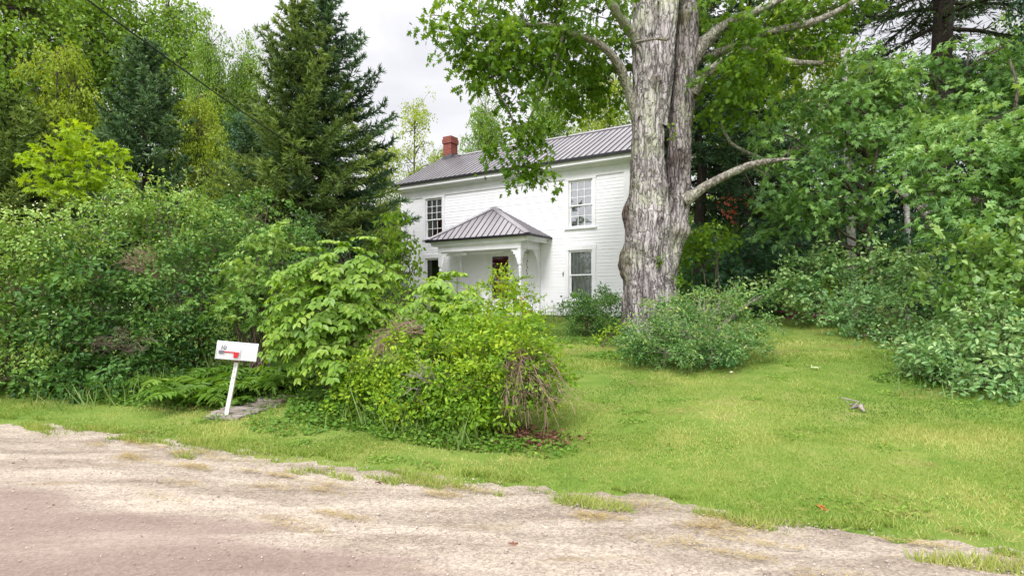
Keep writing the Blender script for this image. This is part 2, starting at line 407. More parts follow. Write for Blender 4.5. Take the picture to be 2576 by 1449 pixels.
BLADE = ([(-.5,0,0), (.5,0,0), (.28,.55,.10), (0,1,.34), (-.28,.55,.10)], [(0,1,2,4), (4,2,3)])
BLADE1 = ([(-.5,0,0), (.5,0,0), (0,1,.2)], [(0,1,2)])

def rnd_dirs(rng, n):
    d = rng.normal(size=(n, 3)); return d/np.linalg.norm(d, axis=1)[:, None]
def nrm(a): return a/(np.linalg.norm(a, axis=-1, keepdims=True)+1e-9)

def blob(px, py, Y, rx, rz, ry): 
    k = Y/FP
    return (at(px, py, Y), np.array([rx*k, ry, rz*k]))

def foliage(g, rng, blobs, dens, per, cr, size, tpl, up=.5, out=.6, droop=.4, tint=.45, tvar=.16, shell=.5, hgrad=.25, wid=1.0, jit=.5, flat=.22, gap=-.45):
    """leaf clumps spread through ellipsoids; returns clump centres and the blob each belongs to"""
    allc = []; owner = []
    zmax = max(c[2]+r[2] for c, r in blobs); zmin = min(c[2]-r[2] for c, r in blobs)
    for bi, (c, r) in enumerate(blobs):
        n = max(4, int(1.3*dens*pi*r[0]*r[2]))
        d = rnd_dirs(rng, n)
        rr = (shell+(1-shell)*np.sqrt(rng.random(n)))*(1+.12*rng.normal(size=n))
        P = c+d*r*rr[:, None]
        O = nrm(d/r); rm_ = float(np.mean(r)); nz = np.zeros(n); nf = min(2.6/rm_, 5.0)
        for q in range(9):
            kv = rnd_dirs(rng, 1)[0]*nf*(.7+1.1*rng.random()); nz += np.sin(P@kv+rng.random()*6.28)
        nz /= np.sqrt(4.5); P = P+O*(rm_*.17*nz)[:, None]
        ok = (P[:, 2] > gz(P[:, 0], P[:, 1])+.05) & (nz > gap)
        P, O, nz = P[ok], O[ok], nz[ok]; n = len(P)
        if n == 0: continue
        allc.append(P); owner.append(np.full(n, bi))
        NN = nrm(up*np.array([0, 0, 1.])+out*O+.4*rng.normal(size=(n, 3)))
        e1 = nrm(np.cross(NN, rng.normal(size=(n, 3)))); e2 = np.cross(NN, e1)
        ct = tint+tvar*.85*rng.normal(size=n)+.07*nz+hgrad*((P[:, 2]-zmin)/(zmax-zmin+1e-6)-.5)  # lighter new growth and lit tops, darker gaps: shading put into leaf colour
        cs = cr*(.6+.8*rng.random(n))
        k = np.repeat(np.arange(n), per); m = len(k)
        a = rng.random(m)*2*pi; q = cs[k]*np.sqrt(rng.random(m))
        rad = np.cos(a)[:, None]*e1[k]+np.sin(a)[:, None]*e2[k]
        pos = P[k]+rad*q[:, None]+NN[k]*(rng.normal(size=m)*flat*cs[k])[:, None]
        pos[:, 2] -= droop*q*q/cs[k]
        tip = rad+np.array([0, 0, -droop*1.3])+.45*rng.normal(size=(m, 3))
        nor = NN[k]+jit*rng.normal(size=(m, 3))
        sz = size*(.65+.6*rng.random(m))
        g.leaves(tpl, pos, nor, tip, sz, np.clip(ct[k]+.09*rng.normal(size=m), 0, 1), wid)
    return np.concatenate(allc), np.concatenate(owner)

def bend_path(rng, a, b, n=6, wob=.06, sag=0.0):
    t = np.linspace(0, 1, n)[:, None]; L = np.linalg.norm(b-a)
    p = a+(b-a)*t
    w = rng.normal(size=(n, 3))*wob*L; w[0] = 0; w[-1] = 0
    p = p+w; p[:, 2] += sag*L*np.sin(pi*t[:, 0])
    return p
def base_on_ground(px, Y):
    x = (px-CX)/FP*Y; return np.array([x, Y, float(gz(x, Y))])

def shrub(name, label, cat, base, blobs, mat, dens=14, per=24, cr=.2, size=.06, tpl=OVATE, seed=1, stems=2, stem_r=.018, group=None,
          twigmat='twig', twigfrac=.5, blossom=0, blossom_mat='petal', blossom_size=.034, sprays=0, spray_len=.4, extra=None, wood='branchwork', leafn='foliage', barkm=None, **kw):
    rng = R0(seed)
    root = empty(name, base, label, cat, group)
    g = Geo(); P, ow = foliage(g, rng, blobs, dens, per, cr, size, tpl, **kw)
    SA = []
    if sprays:                                   # long free shoots breaking the outline
        i = rng.integers(0, len(P), sprays); S = P[i]; C0 = np.array([blobs[q][0] for q in ow])[i]
        D = nrm(nrm(S-C0)*np.array([1, 1, .8])+np.array([0, 0, .75])+.35*rng.normal(size=(sprays, 3)))
        Ls = spray_len*(.5+.9*rng.random(sprays)); m = 14
        t_ = np.linspace(.05, 1, m); kk = np.repeat(np.arange(sprays), m); tt = np.tile(t_, sprays)
        ps = S[kk]+D[kk]*(Ls[kk]*tt)[:, None]; ps[:, 2] -= .35*Ls[kk]*tt*tt
        q = rng.normal(size=(len(kk), 3)); tip = nrm(D[kk]*.6+nrm(q)*.9)
        g.leaves(tpl, ps, q+np.array([0, 0, 1.2]), tip, size*(.6+.5*rng.random(len(kk)))*(1.1-.4*tt), np.clip(kw.get('tint', .45)+.12+.15*rng.normal(size=sprays)[kk]+.1*rng.normal(size=len(kk)), 0, 1), kw.get('wid', 1.0))
        E_ = S+D*Ls[:, None]; E_[:, 2] -= .35*Ls; SA = (S, E_)
    if extra: extra(g, rng)
    fo = g.obj(leafn, M[mat], root)
    w = Geo()
    for c, r in blobs:
        for k in range(stems):
            b0 = np.array(base)+np.append(rng.normal(size=2)*.12, -.05)
            e = c+rng.normal(size=3)*r*.3
            w.tube(bend_path(rng, b0, e, 7, .012, .08), np.linspace(stem_r, stem_r*.35, 7), 5)
    sel = rng.random(len(P)) < twigfrac
    C = np.array([blobs[i][0] for i in ow])[sel]
    Q = P[sel]
    A = C+(Q-C)*.12*rng.random((len(Q), 1))-np.array([0, 0, .25])*np.array([blobs[i][1][2] for i in ow])[sel][:, None]
    w.twigs(A, Q, stem_r*.3, stem_r*.13, -.08)
    if sprays: w.twigs(SA[0], SA[1], .004, .002, .08)
    w.obj(wood, M[barkm or twigmat], root)
    if blossom:
        f = Geo(); pick = rng.random(len(P)) < blossom
        zz = P[:, 2]; top = (zz-zz.min())/(zz.max()-zz.min()+1e-6)
        pick &= rng.random(len(P)) < np.clip(top*1.5-.15, .06, 1)
        B = np.repeat(P[pick], 14, 0)
        if len(B):
            B = B+rng.normal(size=B.shape)*cr*.34+np.array([0, -.35*cr, .4*cr])
            f.leaves(KITE, B, rnd_dirs(rng, len(B))+np.array([0, -.4, .8]), rnd_dirs(rng, len(B)), blossom_size*(.6+.7*rng.random(len(B))), rng.random(len(B)), 1.3)
            f.obj('blossoms', M[blossom_mat], root)
    return root

def tree(name, label, cat, base, blobs, mat, trunk_top, r0, barkm='bark', seed=1, limb_r=.05, group=None, twigfrac=.5, crown='crown', stems=None, **kw):
    rng = R0(seed)
    root = empty(name, base, label, cat, group)
    g = Geo(); P, ow = foliage(g, rng, blobs, rng=None, **kw) if False else foliage(g, rng, blobs, **kw)
    g.obj(crown, M[mat], root)
    w = Geo(); base = np.array(base, float); top = np.array(trunk_top, float)
    path = bend_path(rng, base-np.array([0, 0, .1]), top, 10, .012)
    w.tube(path, r0*np.linspace(1, .12, 10)**.9*np.r_[1.3, np.ones(9)], 10)
    for c, r in blobs:
        # leave the trunk below the blob
        t = np.clip((c[2]-.5*np.linalg.norm((c-top)[:2])-base[2])/(top[2]-base[2]), .25, .98)
        a = path[0]+(path[-1]-path[0])*t
        w.tube(bend_path(rng, a, c, 6, .05, .06), np.linspace(limb_r, limb_r*.35, 6), 6)
    sel = rng.random(len(P)) < twigfrac
    C = np.array([blobs[i][0] for i in ow])[sel]; Q = P[sel]
    w.twigs(C+(Q-C)*.1, Q, limb_r*.3, limb_r*.1, .03)
    w.obj('trunk', M[barkm], root, smooth=True)
    return root

def compound(g, rng, S, D, L, pairs, ls, lw=1.0, droop=.5, tint=.5, taper=False, tpl=OVATE, hang=.35):
    """pinnate fronds from starts S in directions D"""
    n = len(S); D = nrm(D); L = np.broadcast_to(L, n)
    t = np.linspace(.22 if not taper else .1, 1.0, pairs)
    side = nrm(np.cross(D, np.array([0, 0, 1.]))+1e-6)
    ti = np.clip(tint+.15*rng.normal(size=n), 0, 1)
    for i, tt in enumerate(t):
        p = S+D*(L*tt)[:, None]; p[:, 2] -= droop*L*tt*tt
        ax = D.copy(); ax[:, 2] -= 2*droop*tt; ax = nrm(ax)
        sz = ls*(.85+.3*rng.random(n))
        if taper: sz = sz*np.sin(pi*(.18+.8*tt))**.8
        for sg in (-1, 1):
            tip = side*sg*.9+ax*.45+np.array([0, 0, -hang])+.12*rng.normal(size=(n, 3))
            up = np.cross(side, ax); up = np.where(up[:, 2:3] < 0, -up, up)
            g.leaves(tpl, p, up+.2*rng.normal(size=(n, 3)), tip, sz, np.clip(ti+.06*rng.normal(size=n), 0, 1), lw)
    p = S+D*L[:, None]; p[:, 2] -= droop*L
    ax = D.copy(); ax[:, 2] -= 2*droop
    g.leaves(tpl, p, np.cross(side, ax)+np.array([0, 0, .3]), ax, ls*(.5 if taper else 1.0), ti, lw)

def spruce(name, label, base, H, Rr, mat, seed, nbr=170, z0=.6, blade=.13, bw=.2, twigd=9, group=None, per=9, lean=(0, 0), tint=.4, barkm='darkbark', r0=.17, az=None):
    rng = R0(seed); base = np.array(base, float)
    root = empty(name, base, label, 'spruce tree', group)
    w = Geo(); g = Geo()
    tp = base+np.array([lean[0], lean[1], H])
    w.tube(bend_path(rng, base-np.array([0, 0, .1]), tp, 14, .004), np.linspace(r0, .012, 14), 9)
    TS, TD, TL, TT = [], [], [], []
    A, B = [], []
    for i in range(nbr):
        t = ((i+.5)/nbr)**.92
        h = z0+(H-z0)*t*.985
        L = (Rr*(1-t)**.82*(.70+.42*rng.random())+.16)
        a = i*2.39996+rng.normal()*.25
        dr = np.array([cos(a), sin(a), 0]); sd = np.array([-sin(a), cos(a), 0])
        rise = -.18+.75*t
        n = 7; s = np.linspace(0, 1, n)
        path = base+np.array([lean[0], lean[1], 0])*(h/H)+np.outer(s*L, dr)
        path[:, 2] += h+L*(rise*s-.42*(1-t)*s**2+.42*(1-.4*t)*s**3.2)
        path += rng.normal(size=path.shape)*.02*L*s[:, None]
        w.tube(path, np.linspace(.012+.012*L, .005, n), 4, cap=False)
        m = max(4, int(L*twigd))
        ss = np.linspace(.12, 1, m)
        pp = np.stack([np.interp(ss, s, path[:, k]) for k in range(3)], 1)
        tg = np.gradient(path, axis=0); tg = nrm(tg)
        tt = np.stack([np.interp(ss, s, tg[:, k]) for k in range(3)], 1)
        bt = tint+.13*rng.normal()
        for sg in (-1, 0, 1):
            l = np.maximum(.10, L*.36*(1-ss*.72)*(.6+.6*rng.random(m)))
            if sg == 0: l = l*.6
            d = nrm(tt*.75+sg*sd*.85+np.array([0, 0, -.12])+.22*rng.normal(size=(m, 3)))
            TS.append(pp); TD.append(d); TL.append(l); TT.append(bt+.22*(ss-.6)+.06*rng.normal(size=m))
    TS, TD, TL, TT = map(np.concatenate, (TS, TD, TL, TT))
    w.twigs(TS, TS+TD*TL[:, None], .006, .003, -.03)
    k = np.repeat(np.arange(len(TS)), per); m = len(k)
    u = rng.random(m)
    pos = TS[k]+TD[k]*(TL[k]*u)[:, None]; pos[:, 2] -= .12*TL[k]*u*(1-u)
    tip = TD[k]+.55*rng.normal(size=(m, 3))+np.array([0, 0, .1])
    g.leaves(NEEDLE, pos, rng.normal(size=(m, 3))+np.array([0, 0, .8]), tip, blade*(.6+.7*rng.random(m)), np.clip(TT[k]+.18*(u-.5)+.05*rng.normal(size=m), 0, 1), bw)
    g.obj('crown', M[mat], root)
    w.obj('trunk', M[barkm], root, smooth=True)
    return root

# ================================================================== SETTING
def grid_sheet(xs, ys, zf, mask=None):
    X, Y = np.meshgrid(xs, ys); Z = zf(X, Y)
    v = np.stack([X, Y, Z], -1).reshape(-1, 3); nx, ny = len(xs), len(ys)
    i = np.arange(ny-1)[:, None]*nx+np.arange(nx-1)[None]
    f = np.stack([i, i+1, i+nx+1, i+nx], -1).reshape(-1, 4)
    return v, f
xs = np.unique(np.concatenate([np.linspace(-400, -30, 16), np.linspace(-30, -12, 13), np.linspace(-12, 14, 105), np.linspace(14, 30, 12), np.linspace(30, 400, 16)]))
ys = np.unique(np.concatenate([np.linspace(-200, -8, 12), np.linspace(-8, 22, 110), np.linspace(22, 50, 15), np.linspace(50, 500, 16)]))
g = Geo(); v, f = grid_sheet(xs, ys, lambda X, Y: gz(X, Y)-.004*(road_s(X, Y) < -.4)); g.add(v, f)
tag(g.obj('ground', M['lawn'], smooth=True), kind='structure')
rd = np.array([RM[1], -RM[0]])              # along the road
rm = np.array(RM)
def strip(name, s0, s1, mat, z, wob0=0, wob1=0, seed=3, amp=0.012):
    rng = R0(seed); g = Geo()
    u = np.concatenate([np.linspace(-120, -14, 30), np.linspace(-13.9, 12, 330), np.linspace(12.2, 120, 30)])
    def wig(a, off):
        return a*(.5*np.sin(u*1.1+off)+.35*np.sin(u*2.7+1.3*off)+.3*np.sin(u*6.1+off*2.1)+.25*np.sin(u*13.7+off)+.2*np.sin(u*27.+off*3))
    nn = 34
    S0 = s0+wig(wob0, 1.0); S1 = s1+wig(wob1, 2.3)
    t = np.linspace(0, 1, nn)
    S = S0[None]+(S1-S0)[None]*t[:, None]; U = np.broadcast_to(u, S.shape)
    X = rm[0]*(S+4.4)+rd[0]*U; Y = rm[1]*(S+4.4)+rd[1]*U
    Z = z+np.maximum(gz(X, Y), 0)+amp*(.5*np.sin(X*2.1+Y*3.3)+.5*np.sin(X*5.1-Y*2.7))*np.sin(pi*t)[:, None]
    v = np.stack([X, Y, Z], -1).reshape(-1, 3); nx = len(u)
    i = np.arange(nn-1)[:, None]*nx+np.arange(nx-1)[None]
    f = np.stack([i, i+1, i+nx+1, i+nx], -1).reshape(-1, 4)
    g.add(v, f); return tag(g.obj(name, mat, smooth=True), kind='structure')
strip('road', -7.2, -1.0, M['road'], .016, 0, .10, 5, .003)
strip('gravel_shoulder', -1.4, -.02, M['gravel'], .010, .0, .16, 7, .004)

# sky
w = bpy.data.worlds.new("World"); scene.world = w; w.use_nodes = True
nt = w.node_tree; nt.nodes.clear()
SUN_EL, SUN_AZ = radians(50), radians(203)   # azimuth clockwise from +Y: behind the camera, to its left
sky = nt.nodes.new('ShaderNodeTexSky'); sky.sky_type = 'NISHITA'; sky.sun_disc = False
sky.sun_elevation = SUN_EL; sky.sun_rotation = SUN_AZ
b1 = nt.nodes.new('ShaderNodeBackground'); b1.inputs['Strength'].default_value = .10
nt.links.new(sky.outputs[0], b1.inputs['Color'])
tc = nt.nodes.new('ShaderNodeTexCoord'); mp = nt.nodes.new('ShaderNodeMapping'); mp.inputs['Scale'].default_value = (1, 1, 2.2)
nt.links.new(tc.outputs['Generated'], mp.inputs['Vector'])
cn = noise(nt, mp.outputs[0], 2.6, 6, .55, .4)
cc = ramp(nt, cn, [(.32, (.88,.87,.925)), (.5, (1.02,1.01,1.05)), (.64, (1.14,1.13,1.14))])
sep = nt.nodes.new('ShaderNodeSeparateXYZ'); nt.links.new(tc.outputs['Generated'], sep.inputs[0])
k = math_(nt, 'ADD', math_(nt, 'MULTIPLY', math_(nt, 'MAXIMUM', math_(nt, 'SUBTRACT', sep.outputs[2], .38), 0.0), 2.1), 1.0)
# unseen glow added around the sun direction, soft fill for camera-facing surfaces
dp = nt.nodes.new('ShaderNodeVectorMath'); dp.operation = 'DOT_PRODUCT'; nt.links.new(tc.outputs['Generated'], dp.inputs[0])
dp.inputs[1].default_value = (sin(SUN_AZ)*cos(SUN_EL), cos(SUN_AZ)*cos(SUN_EL), sin(SUN_EL))
k = math_(nt, 'ADD', k, math_(nt, 'MULTIPLY', math_(nt, 'POWER', math_(nt, 'MAXIMUM', dp.outputs['Value'], 0.0), 2.0), 1.5))
b2 = nt.nodes.new('ShaderNodeBackground'); nt.links.new(cc, b2.inputs['Color']); nt.links.new(k, b2.inputs['Strength'])
mx = nt.nodes.new('ShaderNodeMixShader'); mx.inputs[0].default_value = .88
nt.links.new(b1.outputs[0], mx.inputs[1]); nt.links.new(b2.outputs[0], mx.inputs[2])
wo = nt.nodes.new('ShaderNodeOutputWorld'); nt.links.new(mx.outputs[0], wo.inputs[0])
ld = bpy.data.lights.new('sun', 'SUN'); ld.energy = 2.9; ld.angle = radians(18); ld.color = (1, .975, .945)
lo = bpy.data.objects.new('sun', ld); COL.objects.link(lo)
sd = np.array([sin(SUN_AZ)*cos(SUN_EL), cos(SUN_AZ)*cos(SUN_EL), sin(SUN_EL)])
from mathutils import Vector, Matrix
lo.rotation_euler = Vector(sd).to_track_quat('Z', 'Y').to_euler(); lo.location = (-10, -20, 30)

cam = bpy.data.cameras.new('camera'); cam.sensor_width = 36; cam.lens = 36*FP/2576; cam.shift_y = (HY-724.5)/2576
cam.clip_start = .05; cam.clip_end = 2000
co = bpy.data.objects.new('camera', cam); COL.objects.link(co); co.location = (0, 0, CH); co.rotation_euler = (pi/2, 0, 0)
scene.camera = co

# ================================================================== FARMHOUSE  (local x = -U, y = depth, z above its ground)
HB = .95
HPOS = np.array([3.594, 17.0, HB]); HROT = radians(-32.9)
house = empty('farmhouse', HPOS, 'white two storey clapboard farmhouse with ribbed metal roof and small front porch', 'house', rz=HROT)
def hobj(g, name, mat, parent=house, **kw): return g.obj(name, mat, parent, local=True, **kw)
class HG(Geo):
    def b(s, u0, u1, n0, n1, z0, z1, tint=.5, mat=0): s.box(-u1, -u0, n0, n1, z0-HB, z1-HB, tint, mat)
    def q(s, pts, faces=None, tint=.5, mat=0):
        v = [(-u, n, z-HB) for u, n, z in pts]
        s.add(v, faces or [tuple(range(len(v)))], tint, mat)
HL, HW, EAVE, RIDGE = 9.5, 5.2, 6.0, 7.68
WIN = [ (1.22, 2.07, 3.86, 5.37, 4.56, (3, 2), 'upper right'), (7.41, 8.26, 3.86, 5.37, 4.56, (3, 2), 'upper left'),
        (1.22, 2.07, 1.52, 3.11, 2.31, None, 'lower right'), (7.41, 8.26, 1.52, 3.08, 2.31, None, 'lower left') ]
DOOR = (4.32, 5.22, 1.12, 3.13)
openings = [(a-.06, b+.06, c-.06, d+.06) for a, b, c, d, *_ in WIN]+[(DOOR[0]-.03, DOOR[1]+.03, 1.0, DOOR[3]+.03)]
g = HG(); EXP = .105
def course(P, a0, a1, z0, z1, lip=.005):
    v = [P(a0, z0, -lip), P(a1, z0, -lip), P(a1, z1, 0), P(a0, z1, 0), P(a0, z0, .002), P(a1, z0, .002)]
    g.q(v, [(0, 1, 2, 3), (0, 4, 5, 1)], .5)
z = 1.0; rngh = R0(11)
while z < 5.46:
    z1 = min(z+EXP, 5.46); cuts = []
    for (a, b, c, d) in openings:
        if z1 > c+.09 and z < d: cuts.append((a, b))
    cuts.sort(); cur = .12
    for a, b in cuts+[(HL-.12, None)]:
        if a > cur: course(lambda u, zz, o: (u, o, zz), cur, a, z, z1, .0065+.004*rngh.random())
        if b: cur = b
    z = z1
for side in (0, 1):                                    # gable ends
    z = 1.0
    while z < RIDGE-.12:
        z1 = min(z+EXP, RIDGE-.1)
        half = HW/2 if z < EAVE-.1 else (RIDGE-.08-z)/(RIDGE-EAVE+.1)*(HW/2)
        if side == 0: course(lambda n, zz, o: (0+o, n, zz), HW/2-half, HW/2+half, z, z1)
        else: course(lambda n, zz, o: (HL-o, n, zz), HW/2+half, HW/2-half, z, z1)
        z = z1
z = 1.0
while z < 5.9:
    course(lambda u, zz, o: (u, HW-o, zz), HL, 0, z, z+EXP); z += EXP
hobj(g, 'wall', M['siding'])
g = HG(); g.b(.08, HL-.08, .06, HW-.06, .6, 1.0); g.b(.02, HL-.02, .02, .10, .62, .995); hobj(g, 'foundation', M['stone'])
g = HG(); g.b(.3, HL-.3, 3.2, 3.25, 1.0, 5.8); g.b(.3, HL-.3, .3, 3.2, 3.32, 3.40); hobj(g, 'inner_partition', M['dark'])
for u0, u1 in ((-.025, .17), (HL-.17, HL+.025)):
    g = HG(); g.b(u0, u1, -.032, .03, .98, 5.46); hobj(g, 'corner_board', M['white'], bevel=.004)
g = HG(); g.b(-.03, HL+.03, -.034, .03, 5.44, 5.78); g.b(-.05, HL+.05, -.07, .0, 5.70, 5.80); hobj(g, 'frieze_board', M['white'], bevel=.004)
g = HG()                                               # cornice: soffit, fascia and crown
g.b(-.26, HL+.20, -.30, .0, 5.86, 5.90)
g.b(-.26, HL+.20, -.325, -.295, 5.80, 5.985)
g.q([(-.26, -.30, 5.85), (HL+.2, -.30, 5.85), (HL+.2, -.075, 5.72), (-.26, -.075, 5.72)])
g.b(-.20, HL+.15, -.155, -.0, 5.74, 5.82)
hobj(g, 'cornice', M['white'])
# roof
SL = (RIDGE-EAVE)/(HW/2+.36)
U0, U1 = -.32, HL+.2
NE = -.36
def rz(n): return EAVE+SL*(n-NE)
g = HG()
rn = HW/2
for sgn in (0, 1):
    def P(u, n, dz=0): return (u, n if sgn == 0 else HW-n, rz(n)+dz)
    g.q([P(U0, NE), P(U1, NE), P(U1, rn), P(U0, rn), P(U0, NE, -.05), P(U1, NE, -.05), P(U1, rn, -.05), P(U0, rn, -.05)],
        [(0,1,2,3) if sgn == 0 else (3,2,1,0), (4,7,6,5), (0,4,5,1), (0,3,7,4), (1,5,6,2)])
    u = U0+.06
    while u < U1-.03:
        w0, w1, hh = .021, .009, .026
        a = [P(u-w0, NE-.004, .001), P(u-w1, NE-.004, hh), P(u+w1, NE-.004, hh), P(u+w0, NE-.004, .001), P(u-w0, rn, .001), P(u-w1, rn, hh), P(u+w1, rn, hh), P(u+w0, rn, .001)]
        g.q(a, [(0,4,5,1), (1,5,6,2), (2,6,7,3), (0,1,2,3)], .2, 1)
        u += .229
cap = [(rn-.13, rz(rn-.13)+.03), (rn, rz(rn)+.045), (rn+.13, rz(rn-.13)+.03)]
g.q([(U0-.01, n, z) for n, z in cap]+[(U1+.01, n, z) for n, z in cap], [(0, 3, 4, 1), (1, 4, 5, 2)])
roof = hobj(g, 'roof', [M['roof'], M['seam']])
g = HG(); g.b(U0-.004, U1+.004, NE-.022, NE-.002, EAVE-.085, EAVE+.012); hobj(g, 'drip_edge', M['drip'], roof)
# chimney
g = HG(); cu0, cu1, cn0, cn1 = 8.93, 9.36, 2.36, 2.82
g.b(cu0, cu1, cn0, cn1, 7.2, 8.30); ch = hobj(g, 'chimney', M['brick'], roof)
g = HG(); g.b(cu0-.035, cu1+.035, cn0-.035, cn1+.035, 8.22, 8.40); g.b(cu0-.01, cu1+.01, cn0-.01, cn1+.01, 8.402, 8.52); hobj(g, 'chimney_cap', M['brick'], roof)
g = HG(); g.q([(cu0-.04, cn0-.02, 7.52), (cu1+.04, cn0-.02, 7.52), (cu1+.04, cn0-.012, 7.66), (cu0-.04, cn0-.012, 7.74)])
g.q([(cu0-.012, cn0-.02, 7.5), (cu0-.012, cn0-.02, 7.70), (cu0-.012, cn1, 7.84), (cu0-.012, cn1, 7.55)]); hobj(g, 'chimney_flashing', M['lead'], roof)
# windows
curt = []
for (a, b, c, d, meet, grid, nm) in WIN:
    g = HG(); cw = .115; hd = .16 if c < 3 else .075
    y0, y1 = -.036, .004
    g.b(a-cw, a, y0, y1, c-.02, d+.003); g.b(b, b+cw, y0, y1, c-.02, d+.003)
    g.b(a-cw-.012, b+cw+.012, y0-.006, y1, d+.003, d+hd); g.b(a-cw-.03, b+cw+.03, y0-.03, y1, c-.07, c-.02)
    g.b(a-.002, a+.022, .004, .10, c-.02, d); g.b(b-.022, b+.002, .004, .10, c-.02, d); g.b(a, b, .004, .10, d-.022, d+.002); g.b(a, b, .004, .10, c-.02, c)
    win = hobj(g, 'window', M['white'], bevel=.003)
    for (z0, z1, dep, rows) in ((meet-.02, d-.022, .020, 3), (c, meet+.02, .052, 2)):
        s = HG(); st = .042
        s.b(a+.022, a+.022+st, dep, dep+.03, z0, z1); s.b(b-.022-st, b-.022, dep, dep+.03, z0, z1)
        s.b(a+.022+st, b-.022-st, dep, dep+.03, z1-st, z1); s.b(a+.022+st, b-.022-st, dep, dep+.03, z0, z0+st)
        if grid:
            for i in (1, 2):
                uu = a+.064+(b-a-.128)*i/3; s.b(uu-.011, uu+.011, dep+.004, dep+.026, z0+st, z1-st)
            for i in range(1, rows):
                zz = z0+st+(z1-z0-2*st)*i/rows; s.b(a+.064, b-.064, dep+.006, dep+.024, zz-.011, zz+.011)
        sash = hobj(s, 'sash', M['white'], win)
        p = HG(); p.q([(b-.05, dep+.015, z0+.03), (a+.05, dep+.015, z0+.03), (a+.05, dep+.015, z1-.03), (b-.05, dep+.015, z1-.03)])
        hobj(p, 'pane', M['glass_bright' if nm == 'upper right' else 'glass'], win)
def cloth(u0, u1, z0, z1, n0, mat, name, label, cat, folds=7, amp=.02, bottom=None, cut=None):
    nu, nz = 60, 30; uu = np.linspace(u0, u1, nu); tt = np.linspace(0, 1, nz)
    U, T = np.meshgrid(uu, tt); zb = np.full(nu, z0) if bottom is None else np.array([bottom(x) for x in uu])
    Z = z1+(zb[None]-z1)*T
    if cut: U = u1+(U-u1)*np.vectorize(cut)(T)
    NN = n0+amp*np.sin(folds*2*pi*(np.meshgrid(uu, tt)[0]-u0)/(u1-u0))*(.4+.6*T)
    t = HG(); pts = np.stack([U, NN, Z], -1).reshape(-1, 3)
    i = np.arange(nz-1)[:, None]*nu+np.arange(nu-1)[None]
    f = np.stack([i, i+nu, i+nu+1, i+1], -1).reshape(-1, 4)
    ti = .5+.4*np.sin(folds*2*pi*(np.meshgrid(uu, tt)[0]-u0)/(u1-u0)).reshape(-1)
    v = np.stack([-pts[:, 0], pts[:, 1], pts[:, 2]-HB], -1)
    t.add(v, f, ti)
    root = empty(name, HPOS, label, cat, rz=HROT)
    t.obj('cloth', M[mat], root, smooth=True, local=True)
    r = Geo(); r.tube([(-u0+.02, n0, z1-HB+.01), (-u1-.02, n0, z1-HB+.01)], .012, 6); r.obj('rod', M['white'], root, local=True)
cloth(1.24, 2.05, 1.55, 3.08, .094, 'lace', 'lace_curtain', 'pale lace curtain behind the lower right window beside the big maple', 'curtain', 6, .004, bottom=lambda x: 2.04+.10*abs(sin((x-1.24)*pi/.135))+.10*sin((x-1.24)*3.8))
cloth(1.27, 2.03, 1.56, 2.3, .15, 'lace', 'cafe_curtain', 'dim inner half curtain low in the window right of the porch', 'curtain', 5, .025)
cloth(7.45, 8.24, 3.9, 5.34, .10, 'lace', 'swept_curtain', 'sheer curtain swept to the left in the upstairs window beside the spruces', 'curtain', 5, .010, cut=lambda T: 1.0 if T < .3 else max(.28, 1-1.05*(T-.3)))
cloth(8.02, 8.24, 1.56, 3.04, .10, 'lace', 'side_curtain', 'narrow grey curtain at the left edge of the dark window behind the porch', 'curtain', 3, .02)
rt = empty('window_film', HPOS, 'bluish plastic film pinned behind the upstairs window nearest the big maple', 'film', rz=HROT)
g = HG(); g.b(1.25, 2.04, .086, .09, 3.88, 5.34); g.obj('sheet', M['film'], rt, local=True)
g = HG(); g.b(1.25, 2.04, .092, .102, 5.30, 5.35); g.obj('batten', M['white'], rt, local=True)
# door
a, b, c, d = DOOR
g = HG(); g.b(a-.10, a, -.034, .06, c-.04, d); g.b(b, b+.10, -.034, .06, c-.04, d); g.b(a-.10, b+.10, -.034, .06, d, d+.12); dfr = hobj(g, 'door_frame', M['porchwhite'], bevel=.003)
g = HG(); s = .10
g.b(a, a+s, -.02, .02, c, d); g.b(b-s, b, -.02, .02, c, d); g.b(a+s, b-s, -.02, .02, d-s, d); g.b(a+s, b-s, -.02, .02, c, c+.42)
door = hobj(g, 'door', M['white'], bevel=.003)
g = HG(); g.q([(b-s, 0, c+.42), (a+s, 0, c+.42), (a+s, 0, d-s), (b-s, 0, d-s)]); hobj(g, 'door_pane', M['glass'], door)
g = HG(); g.b(a, b, .07, .11, c, 2.76); g.b(a, b, .07, .11, 2.76, d); g.b(a+.22, b-.16, .062, .07, 2.1, 2.72, .5, 1); hobj(g, 'inner_door', [M['reddoor'], M['white']], door)
g = HG(); g.b(b-.075, b-.045, -.06, -.02, 2.02, 2.16); hobj(g, 'door_handle', M['drip'], door)
# wreath hanging on the inner door, seen through its glass
wc = np.array([-(a+b)/2-.02, .045, 2.48-HB]); wr = empty('door_wreath', HPOS, 'dried orange brown wreath hanging behind the glass of the front door', 'wreath', rz=HROT)
g = Geo(); rng = R0(5); an = rng.random(520)*2*pi
pp = wc+np.stack([np.cos(an)*.17, np.zeros(520)-.01, np.sin(an)*.17], 1)+rng.normal(size=(520, 3))*np.array([.035, .008, .035])
g.leaves(OVATE, pp, rng.normal(size=(520, 3))+np.array([0, -1, 0]), rnd_dirs(rng, 520)*np.array([1, .3, 1]), .07, rng.random(520)); g.obj('leaves', M['wreath'], wr, local=True)
g = Geo(); an = np.linspace(0, 2*pi, 25); g.tube(wc+np.stack([np.cos(an)*.17, 0*an, np.sin(an)*.17], 1), .014, 6); g.obj('ring', M['twig'], wr, local=True)
